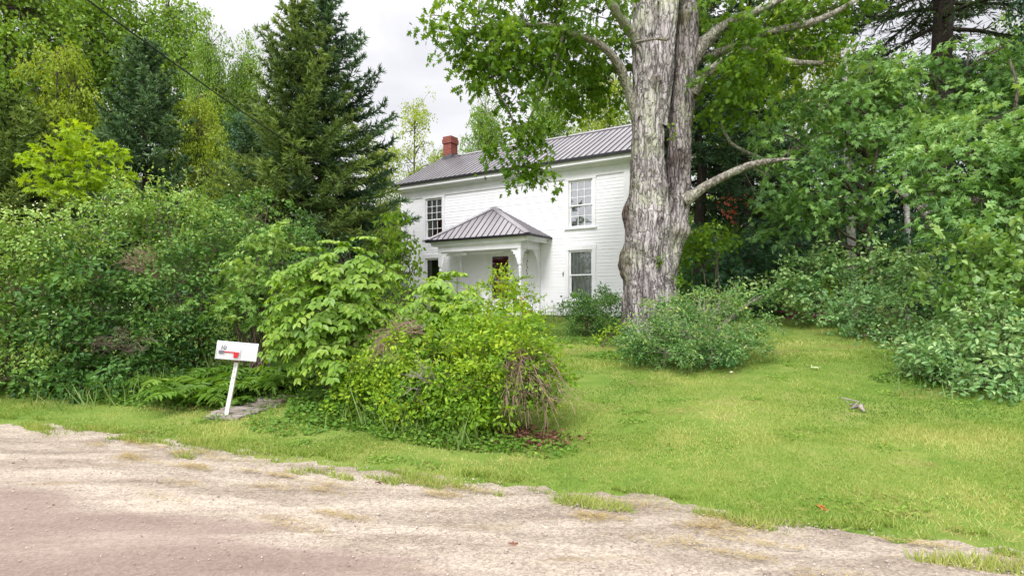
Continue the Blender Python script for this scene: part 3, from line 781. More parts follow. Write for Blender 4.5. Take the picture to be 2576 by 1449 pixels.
# ---- porch
PU0, PU1, PN = 2.70, 6.95, -1.47; PE = 3.575; AP = (4.82, -.32, 4.70)
g = HG()
def frontz(n): return PE+(AP[2]-PE)*(n-PN)/(AP[1]-PN)
g.q([(PU0, PN, PE), (PU1, PN, PE), AP]); g.q([(PU1, PN, PE), (PU1, 0, PE), (AP[0], 0, AP[2]), AP]); g.q([(PU0, 0, PE), (PU0, PN, PE), AP, (AP[0], 0, AP[2])])
def rib(p0, p1, wv, up=.026):
    p0 = np.array(p0); p1 = np.array(p1); wv = np.array(wv)
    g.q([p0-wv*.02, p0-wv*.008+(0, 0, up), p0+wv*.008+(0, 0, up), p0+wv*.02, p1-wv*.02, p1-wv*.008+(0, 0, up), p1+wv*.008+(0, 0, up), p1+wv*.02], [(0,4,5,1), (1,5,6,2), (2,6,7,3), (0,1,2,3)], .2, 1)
u = PU0+.16
while u < PU1-.05:
    t = min((PU1-u)/(PU1-AP[0]), (u-PU0)/(AP[0]-PU0))*.97
    n1 = PN+(AP[1]-PN)*t
    rib((u, PN-.004, PE+.001), (u, n1, frontz(n1)+.001), (1, 0, 0)); u += .238
for sg, ue in ((1, PU1), (-1, PU0)):
    n = PN+.16
    while n < -.03:
        t = min(1, (n-PN)/(AP[1]-PN))*.97
        rib((ue+sg*.003, n, PE+.001), (ue+(AP[0]-ue)*t, n, PE+(AP[2]-PE)*t+.001), (0, 1, 0)); n += .238
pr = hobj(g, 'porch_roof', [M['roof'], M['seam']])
g = HG()
def capstrip(p, q_, d1, d2):
    p, q_, d1, d2 = map(np.array, (p, q_, d1, d2)); up = np.array([0, 0, .034])
    m = len(g.v); g.q([p+up+d1, q_+up+d1, q_+up*1.3, p+up*1.3, q_+up+d2, p+up+d2], [(0, 1, 2, 3), (3, 2, 4, 5)])
def slope_pt(du, dn, ue):                        # small in-plane offsets beside each hip
    return (du, dn, 0)
fs = (AP[2]-PE)/(AP[1]-PN)
for ue in (PU0, PU1):
    sg = 1 if ue == PU0 else -1; ss = (AP[2]-PE)/abs(AP[0]-ue)
    capstrip((ue, PN, PE), AP, (sg*.17, 0, 0), (0, .11, 0))
capstrip(AP, (AP[0], 0, AP[2]), (-.12, 0, -.12*(AP[2]-PE)/(AP[0]-PU0)), (.12, 0, -.12*(AP[2]-PE)/(PU1-AP[0])))
hobj(g, 'hip_cap', M['roof'], pr)
g = HG(); g.b(PU0-.004, PU1+.004, PN-.020, PN, PE-.075, PE+.008); g.b(PU0-.022, PU0-.003, PN-.02, 0, PE-.075, PE+.006); g.b(PU1+.003, PU1+.022, PN-.02, 0, PE-.075, PE+.006); hobj(g, 'porch_drip_edge', M['drip'], pr)
g = HG()                                         # entablature: soffit, crown, beam
BU0, BU1, BN = 3.13, 6.55, -1.27
g.b(PU0+.03, PU1-.03, PN+.03, -.002, PE-.07, PE-.03)
g.b(PU0+.16, PU1-.16, PN+.10, PN+.16, PE-.19, PE-.07); g.b(PU0+.16, PU0+.22, PN+.16, -.002, PE-.19, PE-.07); g.b(PU1-.22, PU1-.16, PN+.16, -.002, PE-.19, PE-.07)
g.q([(PU0+.16, PN+.10, PE-.19), (PU1-.16, PN+.10, PE-.19), (BU1, BN, PE-.24), (BU0, BN, PE-.24)])
hobj(g, 'porch_cornice', M['white'])
g = HG(); g.b(BU0, BU1, BN, BN+.13, 3.16, PE-.07); g.b(BU0, BU0+.12, BN+.13, -.01, 3.16, PE-.07); g.b(BU1-.12, BU1, BN+.13, -.01, 3.16, PE-.07); hobj(g, 'porch_beam', M['white'], bevel=.004)
g = HG(); g.b(BU0+.12, BU1-.12, BN+.13, -.01, 3.34, 3.37); hobj(g, 'porch_ceiling', M['porchwhite'])
g = HG(); g.b(BU0-.05, BU1+.05, BN-.08, -.02, 1.0, 1.07); g.b(BU0, BU1, BN-.02, -.03, .70, .999); hobj(g, 'porch_floor', M['porchwhite'])
g = HG(); g.b(4.1, 5.5, BN-.42, BN-.085, .7, .93); hobj(g, 'porch_step', M['porchwhite'])
def lathe(g, cx, cy, prof, seg=14):
    z = np.array([p[0] for p in prof]); r = np.array([p[1] for p in prof])
    a = np.linspace(0, 2*pi, seg, endpoint=False); n = len(prof)
    v = np.stack([cx+r[:, None]*np.cos(a), cy+r[:, None]*np.sin(a), np.repeat(z[:, None], seg, 1)], -1).reshape(-1, 3)
    i = np.arange(n-1)[:, None]*seg; j = np.arange(seg)[None]
    f = np.stack([i+j, i+(j+1) % seg, i+seg+(j+1) % seg, i+seg+j], -1).reshape(-1, 4); g.add(v, f)
BR = [(0, 0), (.30, 0), (.30, -.045), (.265, -.06), (.25, -.10), (.21, -.095), (.185, -.13), (.20, -.165), (.165, -.20), (.125, -.18), (.105, -.22), (.125, -.26), (.09, -.30), (.065, -.33), (.075, -.38), (.04, -.42), (.035, -.48), (0, -.52)]
def bracket(par, u, n, dirv, z=3.16):
    g = HG(); dirv = np.array(dirv); k = len(BR); th = np.array([abs(dirv[1]), abs(dirv[0])])*.014
    A = [(u+dirv[0]*x-th[0], n+dirv[1]*x-th[1], z+y) for x, y in BR]; B = [(u+dirv[0]*x+th[0], n+dirv[1]*x+th[1], z+y) for x, y in BR]
    g.q(A+B, [tuple(range(k)), tuple(range(2*k-1, k-1, -1))]+[(i, k+i, k+(i+1) % k, (i+1) % k) for i in range(k)]); hobj(g, 'bracket', M['white'], par)
for u, n, front in ((BU0+.065, BN+.065, 1), (BU1-.065, BN+.065, 1), (BU0+.06, -.05, 0), (BU1-.06, -.05, 0)):
    g = HG()
    if front:
        hw = .058; g.b(u-hw, u+hw, n-hw, n+hw, 2.66, 3.159); g.b(u-hw, u+hw, n-hw, n+hw, 1.07, 1.45)
        prof = [(1.45, .058), (1.47, .045), (1.50, .055), (1.53, .040), (1.60, .036), (2.0, .046), (2.36, .040), (2.40, .050), (2.43, .056), (2.46, .044), (2.49, .054), (2.53, .058), (2.57, .042), (2.61, .040), (2.64, .056), (2.66, .058)]
        lathe(g, -u, n, [(z-HB, r) for z, r in prof])
        p = hobj(g, 'porch_post', M['white'])
        bracket(p, u+(hw if u < 4.8 else -hw), n, (1 if u < 4.8 else -1, 0)); bracket(p, u, n+hw, (0, 1))
    else:
        g.b(u-.055, u+.055, -.075, -.02, 1.07, 3.159); p = hobj(g, 'porch_pilaster', M['white'], bevel=.003)
        bracket(p, u, -.075, (0, -1))
g = HG(); lathe(g, -3.62, -.16, [(2.96-HB, .02), (2.98-HB, .06), (3.03-HB, .078), (3.08-HB, .06), (3.11-HB, .03)]); g.b(3.58, 3.66, -.16, -.02, 3.11, 3.14); hobj(g, 'porch_lamp', M['globe'], smooth=True)
g = HG(); g.b(2.255, 2.285, -.03, -.015, 2.29, 2.42); hobj(g, 'thermometer', M['bead'])
# things around the house
for k, (u0, u1, n, zz, r, lab) in enumerate(((5.45, 6.28, -1.10, 3.075, .052, 'thick white rolled blind hanging under the left half of the porch beam'), (4.05, 5.35, -.98, 3.10, .03, 'thin white rolled blind hanging under the porch beam above the door'))):
    rb = empty('rolled_blind', HPOS, lab, 'blind', 'rolled blinds under the porch beam', rz=HROT)
    g = Geo(); t = np.linspace(0, 1, 9)[:, None]; p = np.array([-u0, n, zz-HB])+(np.array([-u1, n, zz-HB+.012])-np.array([-u0, n, zz-HB]))*t; p[:, 2] -= .012*np.sin(pi*t[:, 0])
    g.tube(p, r, 12); g.obj('roll', M['porchwhite'], rb, smooth=True, local=True)
    for uu in (u0+.15, u1-.15):
        g = Geo(); g.tube([(-uu, n, zz-HB+r), (-uu, n, 3.16-HB+.2)], .004, 4); g.obj('cord', M['white'], rb, local=True)
cm = empty('wind_chime', HPOS, 'small brown wind chime hanging beside the right porch post', 'wind chime', rz=HROT)
g = Geo(); g.tube([(-2.98, -1.13, 2.2-HB), (-2.98, -1.13, 3.2-HB)], .004, 4); g.obj('cord', M['twig'], cm, local=True)
for i in range(6):
    g = Geo(); lathe(g, -2.98+(.012 if i % 2 else -.012), -1.13, [(2.20+i*.1-HB, .008), (2.225+i*.1-HB, .02), (2.26+i*.1-HB, .017), (2.285+i*.1-HB, .008)], 8); g.obj('bead', M['bead'], cm, smooth=True, local=True)
mt = empty('electric_meter', HPOS, 'grey electric meter box with white conduit on the left corner of the house', 'meter', rz=HROT)
g = HG(); g.b(9.22, 9.42, -.14, -.035, 1.85, 2.2); g.obj('box', M['meter'], mt, local=True, bevel=.01)
g = HG(); a_ = np.linspace(0, 2*pi, 16, endpoint=False); g.tube([(-9.32, -.14, 2.05-HB), (-9.32, -.22, 2.05-HB)], [.085, .07], 16); g.obj('dial', M['meter'], mt, smooth=True, local=True)
g = Geo(); g.tube([(-9.32, -.08, 2.2-HB), (-9.32, -.08, 4.9-HB), (-9.32, -.11, 5.02-HB), (-9.32, -.2, 5.0-HB)], .026, 8); g.obj('conduit', M['white'], mt, smooth=True, local=True)
for u, zt, lab, capm in ((2.62, 1.44, 'slim white pipe with a grey cap standing left of the yew', 'meter'), (2.28, 1.60, 'short white pipe with a dark tap against the house wall', 'drip')):
    vp = empty('stand_pipe', HPOS, lab, 'pipe', rz=HROT)
    g = Geo(); g.tube([(-u, -.14, -.1), (-u, -.14, zt-HB)], .022, 8); g.obj('pipe', M['white'], vp, smooth=True, local=True)
    g = Geo(); g.tube([(-u, -.14, zt-HB), (-u, -.14, zt-HB+.045)], [.034, .03], 8); g.obj('cap', M[capm], vp, smooth=True, local=True)
ro = empty('vent_pipe', HPOS, 'stubby brown drain pipe with a white collar in front of the house', 'pipe', rz=HROT)
g = Geo(); g.tube([(-2.15, -.45, -.15), (-2.15, -.45, .04)], .065, 12); g.obj('pipe', M['brownpipe'], ro, smooth=True, local=True)
g = Geo(); g.tube([(-2.15, -.45, .04), (-2.15, -.45, .15)], [.07, .085], 12); g.obj('collar', M['white'], ro, smooth=True, local=True)

# service cable
A_ = at(1013, 517, 21.9); B_ = at(-110, -243, 6.0)
t = np.linspace(0, 1, 40)[:, None]; p = A_+(B_-A_)*t; p[:, 2] -= .35*np.sin(pi*t[:, 0])
g = Geo(); g.tube(p, .014, 5)
q = A_+np.array([0, 0, -.12])+(B_-A_)*t; q[:, 2] -= .5*np.sin(pi*t[:, 0])
tag(g.obj('overhead_cable', M['wire'], smooth=True), 'thin black overhead cable running from the upper left to the house corner', 'cable')

# ================================================================== MAILBOX
mb = np.array([-3.665, 7.10, float(gz(-3.665, 7.10))]); top = np.array([-3.525, 7.10, .77])
mail = empty('mailbox', mb, 'tilted white mailbox numbered 10 with a red flag on a leaning white post', 'mailbox')
g = Geo(); ax = nrm(top-mb); sdv = np.cross(ax, [0, 1, 0])
def chan(g, w, d, t, p0, p1):
    prof = [(-w, 0), (w, 0), (w, d), (w-t, d), (w-t, t), (-w+t, t), (-w+t, d), (-w, d)]
    v = [p+sdv*x+np.array([0, y, 0]) for p in (p0, p1) for x, y in prof]; k = 8
    g.add(v, [tuple(range(k)), tuple(range(2*k-1, k-1, -1))]+[(i, (i+1) % k, k+(i+1) % k, k+i) for i in range(k)])
chan(g, .025, .03, .006, mb-ax*.2, top+ax*.03); post = g.obj('post', M['postwhite'], mail)
for k in range(5):
    g = Geo(); c = mb+(top-mb)*(.52+.1*k); g.tube([c+np.array([0, -.004, 0]), c+np.array([0, .002, 0])], .0055, 8)
    g.obj('bolt_hole', M['rust'], post)
til = radians(7.4); cx_, sx_ = cos(til), -sin(til)
ya = radians(23); ex = np.array([cx_*cos(ya), cx_*sin(ya), sx_]); ey = np.array([-sin(ya), cos(ya), 0.]); ez = np.cross(ex, ey) 
O = top+ez*.03+ex*.02-ey*.05
def mb_sweep(prof, x0, x1, g, mat=0):
    k = len(prof); v = [O+ex*x+ey*y+ez*z for x in (x0, x1) for y, z in prof]
    g.add(v, [tuple(range(k)), tuple(range(2*k-1, k-1, -1))]+[(i, (i+1) % k, k+(i+1) % k, k+i) for i in range(k)], .5, mat)
rr = .09; hs = .13
arc = [(-rr*cos(a)+.08, hs+rr*sin(a)) for a in np.linspace(0, pi, 14)]
prof = [(.08-rr, 0)]+arc+[(.08+rr, 0)]
g = Geo(); mb_sweep(prof, -.258, .205, g); g.obj('box', M['mail'], mail)
def grow(p, e): return [((y-.08)*(1+e/rr)+.08, (z-.1)*(1+e/.12)+.1) for y, z in p]
g = Geo(); mb_sweep(grow(prof, .004), -.264, -.256, g); g.obj('door', M['mail'], mail)
g = Geo(); mb_sweep(grow(prof, .004), .203, .210, g); g.obj('back_panel', M['mail'], mail)
g = Geo(); mb_sweep(grow(prof, .0015), .016, .021, g); g.obj('seam', M['meter'], mail)
g = Geo(); yb = .08-rr
def mrect(g, x0, x1, z0, z1, y0, y1): 
    v = [O+ex*x+ey*y+ez*z for z in (z0, z1) for y in (y0, y1) for x in (x0, x1)]
    g.add(v, [(0,2,3,1), (4,5,7,6), (0,1,5,4), (2,6,7,3), (0,4,6,2), (1,3,7,5)])
mrect(g, -.18, -.045, .088, .101, yb-.010, yb-.006)
v = [O+ex*x+ey*y+ez*z for y in (yb-.012, yb-.007) for x, z in ((-.062, .097), (.002, .099), (-.010, .030), (-.058, .027))]
g.add(v, [(0,1,2,3), (7,6,5,4), (0,4,5,1), (1,5,6,2), (2,6,7,3), (3,7,4,0)])
fl = g.obj('flag', M['flagred'], mail)
g = Geo(); mrect(g, -.23, -.177, .072, .108, yb-.014, yb-.002); g.obj('flag_bracket', M['flaggrey'], fl)
g = Geo(); mrect(g, -.205, -.198, .119, .179, yb-.004+.012*0, yb+.001); mrect(g, -.212, -.205, .166, .173, yb-.004, yb+.001)
n_ = 24; an = np.linspace(0, 2*pi, n_, endpoint=False); vv = []
for y in (yb-.004, yb+.001):
    for sc_ in (1, .6):
        for a in an: vv.append(O+ex*(-.168+.0165*(sc_ if sc_ == 1 else .48)*cos(a))+ey*y+ez*(.149+.030*(1 if sc_ == 1 else .76)*sin(a)))
g.add(vv, [(i, (i+1) % n_, n_+(i+1) % n_, n_+i) for i in range(n_)]); g.obj('house_number', M['black'], mail)
g = Geo(); mrect(g, -.06, .015, -.035, .0, .03, .06); mrect(g, -.075, .02, -.006, -.001, .0, .14); g.obj('mounting_bracket', M['rust'], mail)

# plank walkway
wk0 = np.array([-3.68, 7.0]); wk1 = np.array([-3.36, 8.25]); wd = nrm(wk1-wk0); wp = np.array([wd[1], -wd[0]])
root = empty('plank_walkway', (wk0[0], wk0[1], gz(*wk0)), 'weathered grey plank walkway lying on the grass behind the mailbox post', 'walkway')
rng = R0(8); nb = 8; Lw = np.linalg.norm(wk1-wk0)
for i in range(nb):
    g = Geo(); c = wk0+wd*(i+.5)*Lw/nb; hl = .29+.02*rng.normal(); hw_ = Lw/nb*.42; zz = float(gz(*c))+.022+.008*rng.normal()
    v = []
    for dz in (0, .028):
        for sx2, sy2 in ((-1, -1), (1, -1), (1, 1), (-1, 1)):
            q2 = c+wp*sx2*hl+wd*sy2*hw_; v.append((q2[0], q2[1], zz+dz+.008*rng.normal()))
    g.add(v, [(3,2,1,0), (4,5,6,7), (0,1,5,4), (1,2,6,5), (2,3,7,6), (3,0,4,7)]); g.obj('board', M['plank'], root)
for sx2 in (-.22, .22):
    g = Geo(); p0 = wk0+wp*sx2; p1 = wk1+wp*sx2
    g.tube([(p0[0], p0[1], gz(*p0)+.0), (p1[0], p1[1], gz(*p1)+.0)], .026, 4); g.obj('joist', M['plank'], root)

# ================================================================== OLD MAPLE
def bark_tube(g, path, rad, seg, seed, burls=(), amp=.05, flare=0, tintf=None):
    path = np.asarray(path, float); rad = np.asarray(rad, float)
    nr = max(12, int(np.linalg.norm(np.diff(path, axis=0), axis=1).sum()/.045))
    s0 = np.linspace(0, 1, len(path)); s = np.linspace(0, 1, nr)
    from numpy import interp
    def smooth_i(col):
        y = interp(s, s0, col); k = max(3, nr//(len(path)*2)); ker = np.hanning(k*2+1); ker /= ker.sum()
        yp = np.r_[2*y[0]-y[1:k+1][::-1], y, 2*y[-1]-y[-k-1:-1][::-1]]
        return np.convolve(yp, ker, 'valid')
    P = np.stack([smooth_i(path[:, i]) for i in range(3)], 1); Rr = smooth_i(rad)
    tan = nrm(np.gradient(P, axis=0)); ref = np.array([0, 1., 0]) if abs(tan[0][1]) < .8 else np.array([1., 0, 0])
    u = nrm(np.cross(tan, ref)); w_ = np.cross(u, tan)
    a = np.linspace(0, 2*pi, seg, endpoint=False)
    rng = R0(seed); A, S = np.meshgrid(a, s*np.linalg.norm(np.diff(path, axis=0), axis=1).sum())
    rel = np.zeros_like(A)
    for k in range(26):
        fa = rng.integers(3, 30); fz = rng.normal()*3.0; ph = rng.random()*2*pi; tw = rng.normal()*1.0
        rel += np.sin(fa*A+fz*S+ph+.8*np.sin(S*1.7+tw))*(1.0/np.sqrt(fa))
    rel = rel/np.std(rel); ridge = -np.abs(rel)*.8+.4
    fine = rng.normal(size=A.shape); fine = (fine+np.roll(fine, 1, 0)+np.roll(fine, 2, 0)+np.roll(fine, 3, 0))/2
    Dp = Rr[:, None]*(amp*.55*ridge+.35*amp*rel+amp*.10*fine)
    tin = np.full(A.shape, .5)+.05*fine
    for (ba, bs, bh, bw, dark) in burls:
        da = np.angle(np.exp(1j*(A-ba)))*np.mean(Rr); ds = S-bs
        gss = np.exp(-(da**2+ds**2)/(2*bw*bw)); Dp += bh*gss
        if dark: tin -= .42*dark*np.exp(-(da**2+ds**2)/(2*(bw*(.9 if dark > .6 else 1.0))**2))
    if flare: Dp += flare*np.exp(-S/.5)*(.5+.5*np.cos(A*5+rng.random()*6))[...]*1.0
    if tintf is not None: tin = tin+tintf(A, S)
    rr = Rr[:, None]+Dp
    V = P[:, None]+rr[..., None]*(np.cos(A)[..., None]*u[:, None]+np.sin(A)[..., None]*w_[:, None])
    i = np.arange(nr-1)[:, None]*seg; j = np.arange(seg)[None]; k = (j+1) % seg
    g.add(V.reshape(-1, 3), np.stack([i+j, i+k, i+seg+k, i+seg+j], -1).reshape(-1, 4), np.clip(tin, 0, 1).ravel())
    return P, Rr
TY = 13.0
mbase = base_on_ground(1632, TY)
maple = empty('maple_tree', mbase, 'huge old maple with pale furrowed twin trunk standing before the right house corner', 'tree')
k = TY/FP
def tp(px, py, Y=TY): return at(px, py, Y)
g = Geo()
# angle 0 is towards image left/right according to the frame: u = tan x ref  (tan up, ref +y -> u = -x), w = u x tan
L1 = [tp(1636, 850), tp(1634, 775), tp(1632, 700), tp(1630, 600), tp(1630, 500), tp(1629, 400), tp(1630, 300), tp(1637, 200), tp(1640, 120), tp(1644, 60), tp(1646, 20)]
r1 = [x*k for x in (72, 66, 60, 55, 47, 39, 38, 40, 32, 14, 5)]
fb = -pi/2                                          # camera side
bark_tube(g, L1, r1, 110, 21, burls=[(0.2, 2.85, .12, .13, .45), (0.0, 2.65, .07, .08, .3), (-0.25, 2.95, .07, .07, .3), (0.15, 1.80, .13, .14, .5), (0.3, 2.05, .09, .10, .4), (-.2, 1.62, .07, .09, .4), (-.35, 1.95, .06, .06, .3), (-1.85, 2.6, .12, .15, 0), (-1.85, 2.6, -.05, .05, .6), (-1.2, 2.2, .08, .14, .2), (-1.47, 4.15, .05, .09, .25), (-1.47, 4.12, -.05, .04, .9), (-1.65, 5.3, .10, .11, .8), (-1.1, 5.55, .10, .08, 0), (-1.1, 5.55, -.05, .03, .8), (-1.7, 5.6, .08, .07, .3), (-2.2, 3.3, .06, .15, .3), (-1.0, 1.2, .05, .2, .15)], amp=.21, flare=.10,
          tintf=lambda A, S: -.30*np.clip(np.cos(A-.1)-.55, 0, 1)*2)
R1 = [tp(1650, 850), tp(1656, 775), tp(1670, 700), tp(1692, 600), tp(1711, 500), tp(1715, 400), tp(1716, 320), tp(1727, 220), tp(1736, 120), tp(1738, 0), tp(1742, -250)]
r2 = [x*k for x in (40, 36, 35, 34, 32, 29, 29, 31, 29, 24, 14)]
R1 = [p+np.array([0, .22, 0]) for p in R1]
bark_tube(g, R1, r2, 72, 22, burls=[(-2.1, 1.88, .10, .13, 0), (-2.1, 1.88, -.14, .05, 1.3), (-2.7, 3.35, .12, .16, .5), (-1.6, 3.2, .06, .14, .7), (-1.4, 5.2, .05, .2, .6)], amp=.21, flare=.05,
          tintf=lambda A, S: -.22*np.clip(np.cos(A-2.9)-.2, 0, 1)-.12*(S < 2.0)-.17*np.clip((S-3.6)/.8, 0, 1)-.25*np.clip(np.cos(A)-.3, 0, 1)*(S > 3.0))  # tint paints the right stem's shade and its crevice side dark
for path, rad, sd_ in (([tp(1630, 300), tp(1630, 180), tp(1624, 90), tp(1622, 0), tp(1618, -120), tp(1600, -300)], (34, 38, 33, 29, 25, 14), 31), ([tp(1650, 320), tp(1662, 200), tp(1672, 100), tp(1684, 0), tp(1690, -120), tp(1705, -300)], (28, 30, 26, 23, 20, 11), 32)):
    bark_tube(g, path, [x*k for x in rad], 44, sd_, amp=.2)
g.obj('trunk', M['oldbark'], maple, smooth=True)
limbs = [
 ([tp(1605, 300, 13.1), tp(1592, 262, 13), tp(1578, 222, 12.9), tp(1562, 175, 12.7), tp(1538, 138, 12.5), tp(1500, 106, 12.3), tp(1450, 88, 12.2), tp(1400, 66, 12.1), tp(1320, 62, 12), tp(1230, 78, 12), tp(1160, 92, 12)], (17, 14, 12, 12, 9, 8, 7, 6, 5, 4, 2)),
 ([tp(1618, 140, 13), tp(1592, 88, 12.8), tp(1566, 52, 12.6), tp(1545, 20, 12.4), tp(1520, -20, 12.2), tp(1480, -120, 12)], (15, 13, 12, 11, 10, 6)),
 ([tp(1606, 168, 13.3), tp(1580, 172, 13.6), tp(1550, 178, 13.9), tp(1500, 170, 14.2), tp(1420, 190, 14.4), tp(1350, 230, 14.4)], (10, 9, 8, 6, 4, 2)),
 ([tp(1742, 235, 13.1), tp(1760, 205, 13), tp(1785, 180, 12.9), tp(1812, 158, 12.8), tp(1850, 130, 12.7)], (18, 13, 11, 9, 5)),
 ([tp(1735, 160, 13.2), tp(1765, 115, 13.2), tp(1800, 82, 13.2), tp(1860, 45, 13.2), tp(1930, 18, 13.2), tp(2000, -20, 13.2)], (22, 19, 16, 11, 9, 6)),
 ([tp(1745, 150, 13.4), tp(1790, 140, 13.4), tp(1850, 118, 13.3), tp(1900, 92, 13.2), tp(1960, 76, 13.1), tp(2040, 60, 13.), tp(2110, 28, 13), tp(2200, -30, 13)], (14, 12, 10, 10, 9, 9, 7, 4)),
 ([tp(1850, 118, 13.3), tp(1905, 128, 13.3), tp(1950, 146, 13.2), tp(2000, 158, 13.1), tp(2070, 160, 13)], (9, 8, 8, 7, 5)),
 ([tp(1718, 505, 13.05), tp(1745, 490, 13.), tp(1775, 468, 12.9), tp(1830, 440, 12.8), tp(1880, 418, 12.7), tp(1915, 409, 12.6), tp(1945, 405, 12.55), tp(1985, 400, 12.6)], (20, 14, 11, 10, 9, 8, 6, 3)),
 ([tp(1812, 290, 14.), tp(1820, 330, 14), tp(1840, 362, 13.9), tp(1880, 385, 13.8), tp(1925, 400, 13.7)], (3, 4, 4, 4, 2)),
 ([tp(1240, 80, 12), tp(1225, 150, 11.9), tp(1250, 230, 12), tp(1290, 300, 12.2), tp(1310, 380, 12.3), tp(1325, 430, 12.3)], (3.5, 3.5, 3, 2.5, 2, 1)),
 ([tp(1420, 75, 12.2), tp(1400, 150, 12.2), tp(1370, 230, 12.2), tp(1330, 300, 12.3)], (4, 3, 2.5, 1.5)),
 ([tp(1600, 108, 12.7), tp(1625, 102, 12.4), tp(1650, 98, 12.35), tp(1678, 100, 12.4)], (4, 3.5, 3, 5)),
]
for i, (p, r) in enumerate(limbs):
    g = Geo(); bark_tube(g, p, [x*k for x in r], 18, 50+i, amp=.08); g.obj('branch', M['limbbark'], maple, smooth=True)
bl = [blob(*b) for b in (
 (1110,40,12,50,40,.7),(1140,100,12,60,45,.8),(1200,60,12,80,60,1.0),(1190,165,12,70,45,.7),(1255,120,12.2,80,60,.9),(1250,190,12,60,40,.7),(1320,60,12.3,90,70,1.1),(1330,160,12.3,80,60,.9),(1300,240,12.2,45,50,.6),
 (1400,120,12.8,90,70,1.1),(1410,30,12.5,100,60,1.2),(1500,40,13,90,60,1.2),(1490,150,13.6,80,60,1),(1420,205,13.8,85,50,1),(1530,205,14.2,65,50,1),(1460,240,14.4,75,40,1),
 (1285,335,12.2,26,42,.4),(1325,395,12.3,40,32,.4),(1310,432,12.3,22,26,.3),(1360,432,12.3,22,22,.3),(1340,330,12.3,32,30,.4),(1235,385,12.2,14,14,.2),
 (1555,95,13.4,45,55,.9),(1660,30,14.3,80,60,.8),
 (1800,30,13.4,70,50,1),(1850,110,12.9,70,50,.9),(1815,190,12.8,65,55,.8),(1880,190,13.2,70,50,.9),(1930,60,13.6,80,50,1),(1850,270,13.4,80,45,.9),(2020,20,13.6,90,45,1),(1960,130,13.8,80,45,1),(2060,110,13.8,60,40,.8),(2130,10,13.6,70,30,.8),
 (1330,-70,12.3,120,60,1),(1800,-80,13.3,120,60,1.2))]
rng = R0(40); g = Geo(); SIDE = []
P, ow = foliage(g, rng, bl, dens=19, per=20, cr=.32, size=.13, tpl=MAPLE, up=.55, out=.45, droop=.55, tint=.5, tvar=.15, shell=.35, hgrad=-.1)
for a_, b_, n_ in ((at(1830,440,12.8), at(1985,400,12.6), 22), (at(1900,92,13.2), at(2150,0,13), 22), (at(1930,135,13.3), at(2070,160,13), 14), (at(1450,88,12.2), at(1160,92,12), 30), (at(1566,52,12.6), at(1500,-60,12.1), 12)):
    q_ = Geo(); f_ = rng.random((n_, 1)); A0 = a_+(b_-a_)*f_; d_ = nrm(b_-a_)*.5+rng.normal(size=(n_, 3))*np.array([.5, .6, .5])
    q_.twigs(A0, A0+d_*(.25+.5*rng.random((n_, 1))), .014, .004, .05); SIDE.append(q_)
# foliage at the end of the low right limb, and epicormic sprouts on the trunk
bl2 = [blob(*b) for b in ((1690,330,12.35,16,26,.15),(1700,700,12.4,14,10,.12),(1668,655,12.3,10,9,.1))]
foliage(g, rng, bl2, dens=150, per=9, cr=.09, size=.075, tpl=MAPLE, tint=.8)
g.obj('crown', M['maple'], maple)
g = Geo(); C = np.array([bl[i][0] for i in ow]); sel = rng.random(len(P)) < .6
for q_ in SIDE:
    for v_, f_ in zip(q_.v, q_.f): g.add(v_, f_)
g.twigs((C+(P-C)*.1)[sel], P[sel], .014, .005, .05); g.obj('branchwork', M['bark'], maple)

# ================================================================== SPRUCES
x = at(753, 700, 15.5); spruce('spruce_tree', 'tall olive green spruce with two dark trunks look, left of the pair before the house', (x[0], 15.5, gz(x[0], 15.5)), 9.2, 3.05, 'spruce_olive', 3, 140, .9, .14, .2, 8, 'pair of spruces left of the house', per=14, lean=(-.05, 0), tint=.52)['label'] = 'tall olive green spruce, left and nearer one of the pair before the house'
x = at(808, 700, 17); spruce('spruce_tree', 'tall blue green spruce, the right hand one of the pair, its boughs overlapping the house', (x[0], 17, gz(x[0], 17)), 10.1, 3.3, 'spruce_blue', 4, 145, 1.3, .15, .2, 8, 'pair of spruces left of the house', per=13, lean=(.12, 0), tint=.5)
x = at(365, 600, 19); spruce('spruce_tree', 'bushy blue green spruce rising behind the lime coloured maple sapling', (x[0], 19, gz(x[0], 19)), 9.7, 3.0, 'spruce_blue', 5, 125, .8, .17, .24, 8, per=11, tint=.62)
x = at(30, 600, 17); spruce('spruce_tree', 'dark green spruce at the left edge behind the white flowering hedge', (x[0], 17, gz(x[0], 17)), 7.2, 3.0, 'spruce_olive', 6, 130, .8, .17, .24, 8, per=10, tint=.5)
x = at(1762, 600, 18.5); spruce('spruce_tree', 'dark trunked forest spruce with bare lower boughs just right of the old maple', (x[0], 18.5, gz(x[0], 18.5)), 13, 2.4, 'spruce_blue', 7, 110, 3.5, .17, .24, 7, 'dark conifers in the woods', per=9, tint=.3, r0=.24)
x = at(1885, 600, 21); spruce('spruce_tree', 'dark slim trunked conifer in the woods before the red bush', (x[0], 21, gz(x[0], 21)), 13, 2.4, 'spruce_blue', 9, 90, 3.8, .18, .25, 7, 'dark conifers in the woods', per=9, tint=.3, r0=.26)
x = at(2368, 600, 17.5); spruce('spruce_tree', 'tall dark hemlock trunk with hanging boughs at the upper right', (x[0], 17.5, gz(x[0], 17.5)), 25, 5.0, 'spruce_olive', 8, 130, 9.0, .17, .24, 7, 'dark conifers in the woods', per=9, tint=.12, r0=.42)

